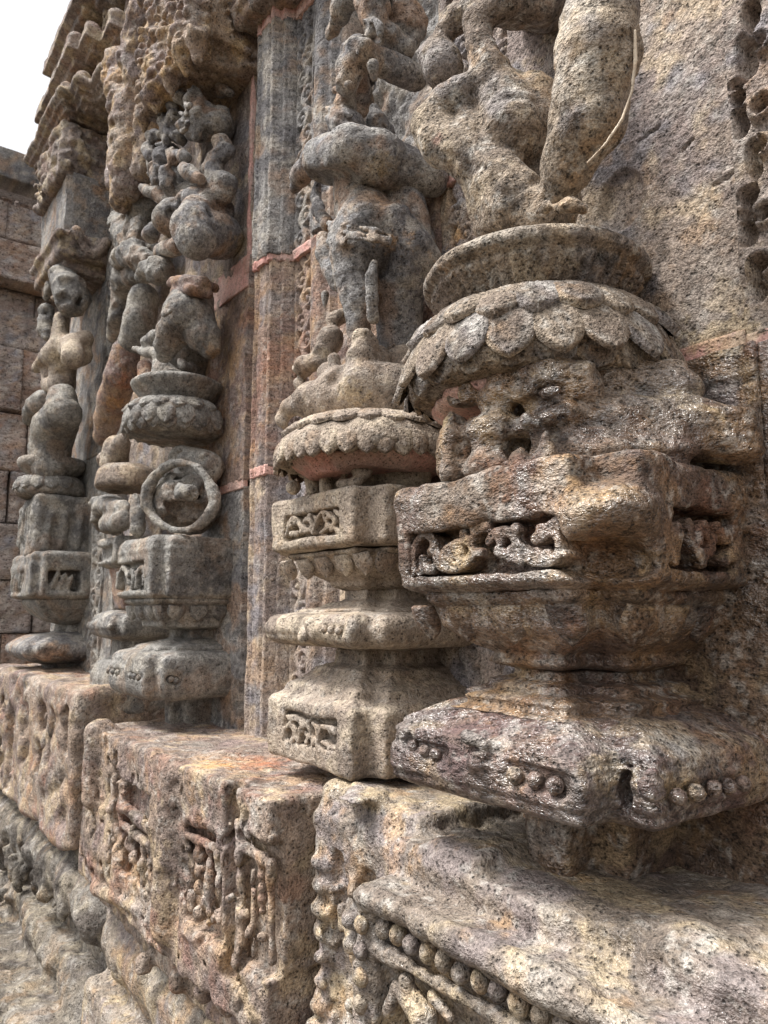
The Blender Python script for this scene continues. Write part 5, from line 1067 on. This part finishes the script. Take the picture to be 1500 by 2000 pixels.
for xx in (-2.86, -2.72, -2.56, -2.42, -2.32): V.capsule((xx, 0.92, zr(2.06)), (xx-0.01, 0.93, zr(1.99+0.02*rg.random())), 0.04, 0.012, 0.02)
V.rough(0.010, 1960, 0.07, 0, 0.012)
vobj('canopy_stone', V, M['ochre'], NC)
V = Vol((-2.36, 0.98, zr(2.10)), (-1.75, 1.32, zr(2.9)), 0.008)
V.box((-2.32, 1.06, zr(2.16)), (-1.80, 1.5, zr(3.0)), 0.02)
for i in range(6):
    for j in range(8): V.ellipsoid((-2.27+0.085*i, 1.055, zr(2.22+0.06*j)), (0.035, 0.02, 0.024), 0.006)
V.rough(0.012, 1965, 0.07, 0, 0.01)
vobj('lintel_stone', V, M['tower'], NC)
PD = thing('hanging_pendant', 'long ochre hanging tongue of carved stone beside the stacked cornices, upper left', 'pendant', (-3.1, 1.0, zr(1.7)))
limbs = [[(262, 215, 1.0, 44), (258, 300, 1.0, 40), (250, 360, 1.0, 36), (238, 395, 1.0, 22)], [(290, 225, 1.0, 30), (285, 330, 1.02, 26)], [(236, 130, .99, 34), (240, 210, .99, 34)], [(300, 40, 1.02, 50), (285, 120, 1.02, 50), (272, 190, 1.0, 30)], [(228, 240, 1.0, 18), (222, 360, 1.0, 16)]]
figure('pendant_stone', PD, M['ochre'], limbs, [[(270, 240, .95, 8), (262, 360, .95, 8)]], 0.008, 1970, 0.012, 0.012, 1.3, 0.05, 0, 0.014)

# ================================================================== stepped cornices, upper left
CN = thing('cornice', 'stack of zigzag-edged stepped stone cornices against the white sky, upper left', 'cornice', (-4.4, 1.2, zr(2.85)))
STEP = [(-5.02, -4.20, 0.875), (-4.25, -4.05, 0.93), (-4.10, -3.88, 1.01), (-3.95, -3.70, 1.09), (-3.75, -3.30, 1.17)]
def cornice_part(name, z0, z1, prof, mt, seed, dy=0.0, peaks=True, h=0.009):
    V = Vol((-5.12, 0.75, zr(z0)-0.03), (-3.25, 1.4, zr(z1)+0.08), h); X, Y, Z = V.xyz()
    o = np.interp(Z[0, 0, :]-ZC, [p[0] for p in prof], [p[1] for p in prof]).astype(np.float32)[None, None, :]
    d = np.full((len(V.ax[0]), len(V.ax[1])), 9, np.float32)
    for a, b, y in STEP: d = np.minimum(d, plan2d(X[:, :, 0], Y[:, :, 0], a, b, y+dy, 2.0, 0))
    V.full(np.maximum(d[:, :, None]-o, np.maximum(zr(z0)-Z, Z-zr(z1))))
    if peaks:
        for a, b, y in STEP[:-1]:
            n = max(1, int((b-a)/0.16))
            for i in range(n):
                xx = a+0.06+(b-a-0.08)*(i+0.5)/n
                V.ellipsoid((xx, y+dy+0.04, zr(z1)-0.01), (0.03, 0.04, 0.03), 0.012)
            V.ellipsoid((b-0.03, y+dy+0.04, zr(z1)), (0.035, 0.05, 0.045), 0.02)
    V.rough(0.006, seed, 0.09, 0, 0.005)
    return vobj(name, V, mt, CN)
cornice_part('ledge', 2.88, 3.02, [(2.86, -0.07), (2.895, -0.065), (2.90, -0.03), (2.925, -0.03), (2.93, 0.0), (2.955, 0.0), (2.96, 0.03), (2.99, 0.03), (3.03, 0.0)], M['tower'], 2000)
cornice_part('recess', 3.0, 3.24, [(3.0, -0.09), (3.3, -0.09)], M['tower'], 2010, 0.02, False, 0.014)
cornice_part('ledge', 3.22, 3.36, [(3.2, -0.04), (3.25, -0.03), (3.26, 0.02), (3.37, 0.0)], M['tower'], 2020, 0.03)
cornice_part('recess', 3.34, 3.60, [(3.3, -0.08), (3.7, -0.09)], M['tower'], 2030, 0.05, False, 0.014)
cornice_part('ledge', 3.58, 3.74, [(3.5, -0.04), (3.62, -0.03), (3.63, 0.02), (3.8, 0.0)], M['tower'], 2040, 0.06)
cornice_part('recess', 3.70, 4.5, [(3.3, -0.08), (4.7, -0.12)], M['tower'], 2050, 0.08, False, 0.018)
cornice_part('recess', 2.40, 2.90, [(2.2, -0.16), (2.9, -0.14)], M['tower'], 2060, 0.03, False, 0.014)
# niche pillar with a scrolled foot under the cornices
NP = thing('niche_pillar', 'square niche pillar with carved head block and scrolled foot, under the zigzag cornices', 'pillar', (-4.55, 1.05, zr(1.85)))
V = Vol((-4.95, 0.82, zr(2.46)), (-4.1, 1.3, zr(2.90)), 0.011)
V.box((-4.85, 0.90, zr(2.52)), (-4.25, 1.5, zr(2.86)), 0.02)
for i in range(6):
    for j in range(4): V.ellipsoid((-4.25, 0.95+0.05*i, zr(2.57+0.075*j)), (0.024, 0.02, 0.028), 0.008)
    for j in range(4): V.ellipsoid((-4.83+0.10*i, 0.90, zr(2.57+0.075*j)), (0.04, 0.02, 0.03), 0.008)
V.rough(0.014, 2100, 0.07, 0, 0.008); vobj('head_block', V, M['tower'], NP)
hfield('pillar_face', NP, M['bluegrey'], 0.98, 1.24, zr(2.17), zr(2.54), -4.25, 0.012, None, 2110, 0.005, axis='x')
hfield('pillar_face', NP, M['bluegrey'], -4.85, -4.26, zr(2.17), zr(2.54), 0.95, 0.012, None, 2115, 0.005)
V = Vol((-4.95, 0.82, zr(1.94)), (-4.05, 1.3, zr(2.25)), 0.010)
V.box((-4.85, 0.92, zr(2.02)), (-4.22, 1.5, zr(2.17)), 0.02)
sp = [(-4.2, 1.0+0.17*t-0.0, zr(2.17-0.12*math.sin(t*3.0))) for t in np.linspace(0, 1, 8)]
for a, b in zip(sp[:-1], sp[1:]): V.capsule(a, b, 0.022, 0.022, 0.006)
V.capsule((-4.85, 0.92, zr(2.14)), (-4.22, 0.92, zr(2.14)), 0.025, 0.025, 0.01)
V.box((-4.80, 0.96, zr(1.96)), (-4.28, 1.5, zr(2.04)), 0.02)
V.rough(0.007, 2120, 0.07); vobj('scrolled_foot', V, M['tower'], NP)

# ================================================================== far wall of another building, left edge
FW = thing('far_wall', 'distant wall of pale pinkish stone courses with dark ledges at the left edge', 'wall', (-8.6, 1.2, 0))
XF = -8.5
rg = np.random.default_rng(21)
courses = [(-1.5, -0.75, 0), (-0.75, -0.2, 0), (-0.2, 0.35, 0), (0.35, 0.95, 0.03), (0.95, 1.5, 0), (1.5, 2.15, 0), (2.15, 2.85, 0.02), (2.85, 3.25, -0.06), (3.25, 3.55, -0.16), (3.55, 4.02, 0.14), (4.02, 4.42, 0.08), (4.42, 4.62, -0.16), (4.62, 4.98, 0.26)]
for ci, (z0, z1, out) in enumerate(courses):
    y = -1.2+rg.uniform(0, .5)
    while y < 3.2:
        wd = rg.uniform(0.7, 1.3)
        hfield('wall_block', FW, (M['far'], M['far_pink'], M['far'])[int(rg.integers(3))] if out < 0.2 else M['bluegrey'], y, y+wd-0.02, zr(z0)+0.01, zr(z1)-0.01, XF+out+rg.uniform(-.015, .015), 0.03, None, 2200+ci*20+int(y*7), 0.02, 0.3, 'x', 0.3, strata=0.012)
        y += wd
slab('wall_core', (XF-1.6, -1.2, -0.1), (XF-0.28, 3.2, zr(4.9)), M['far'], FW)
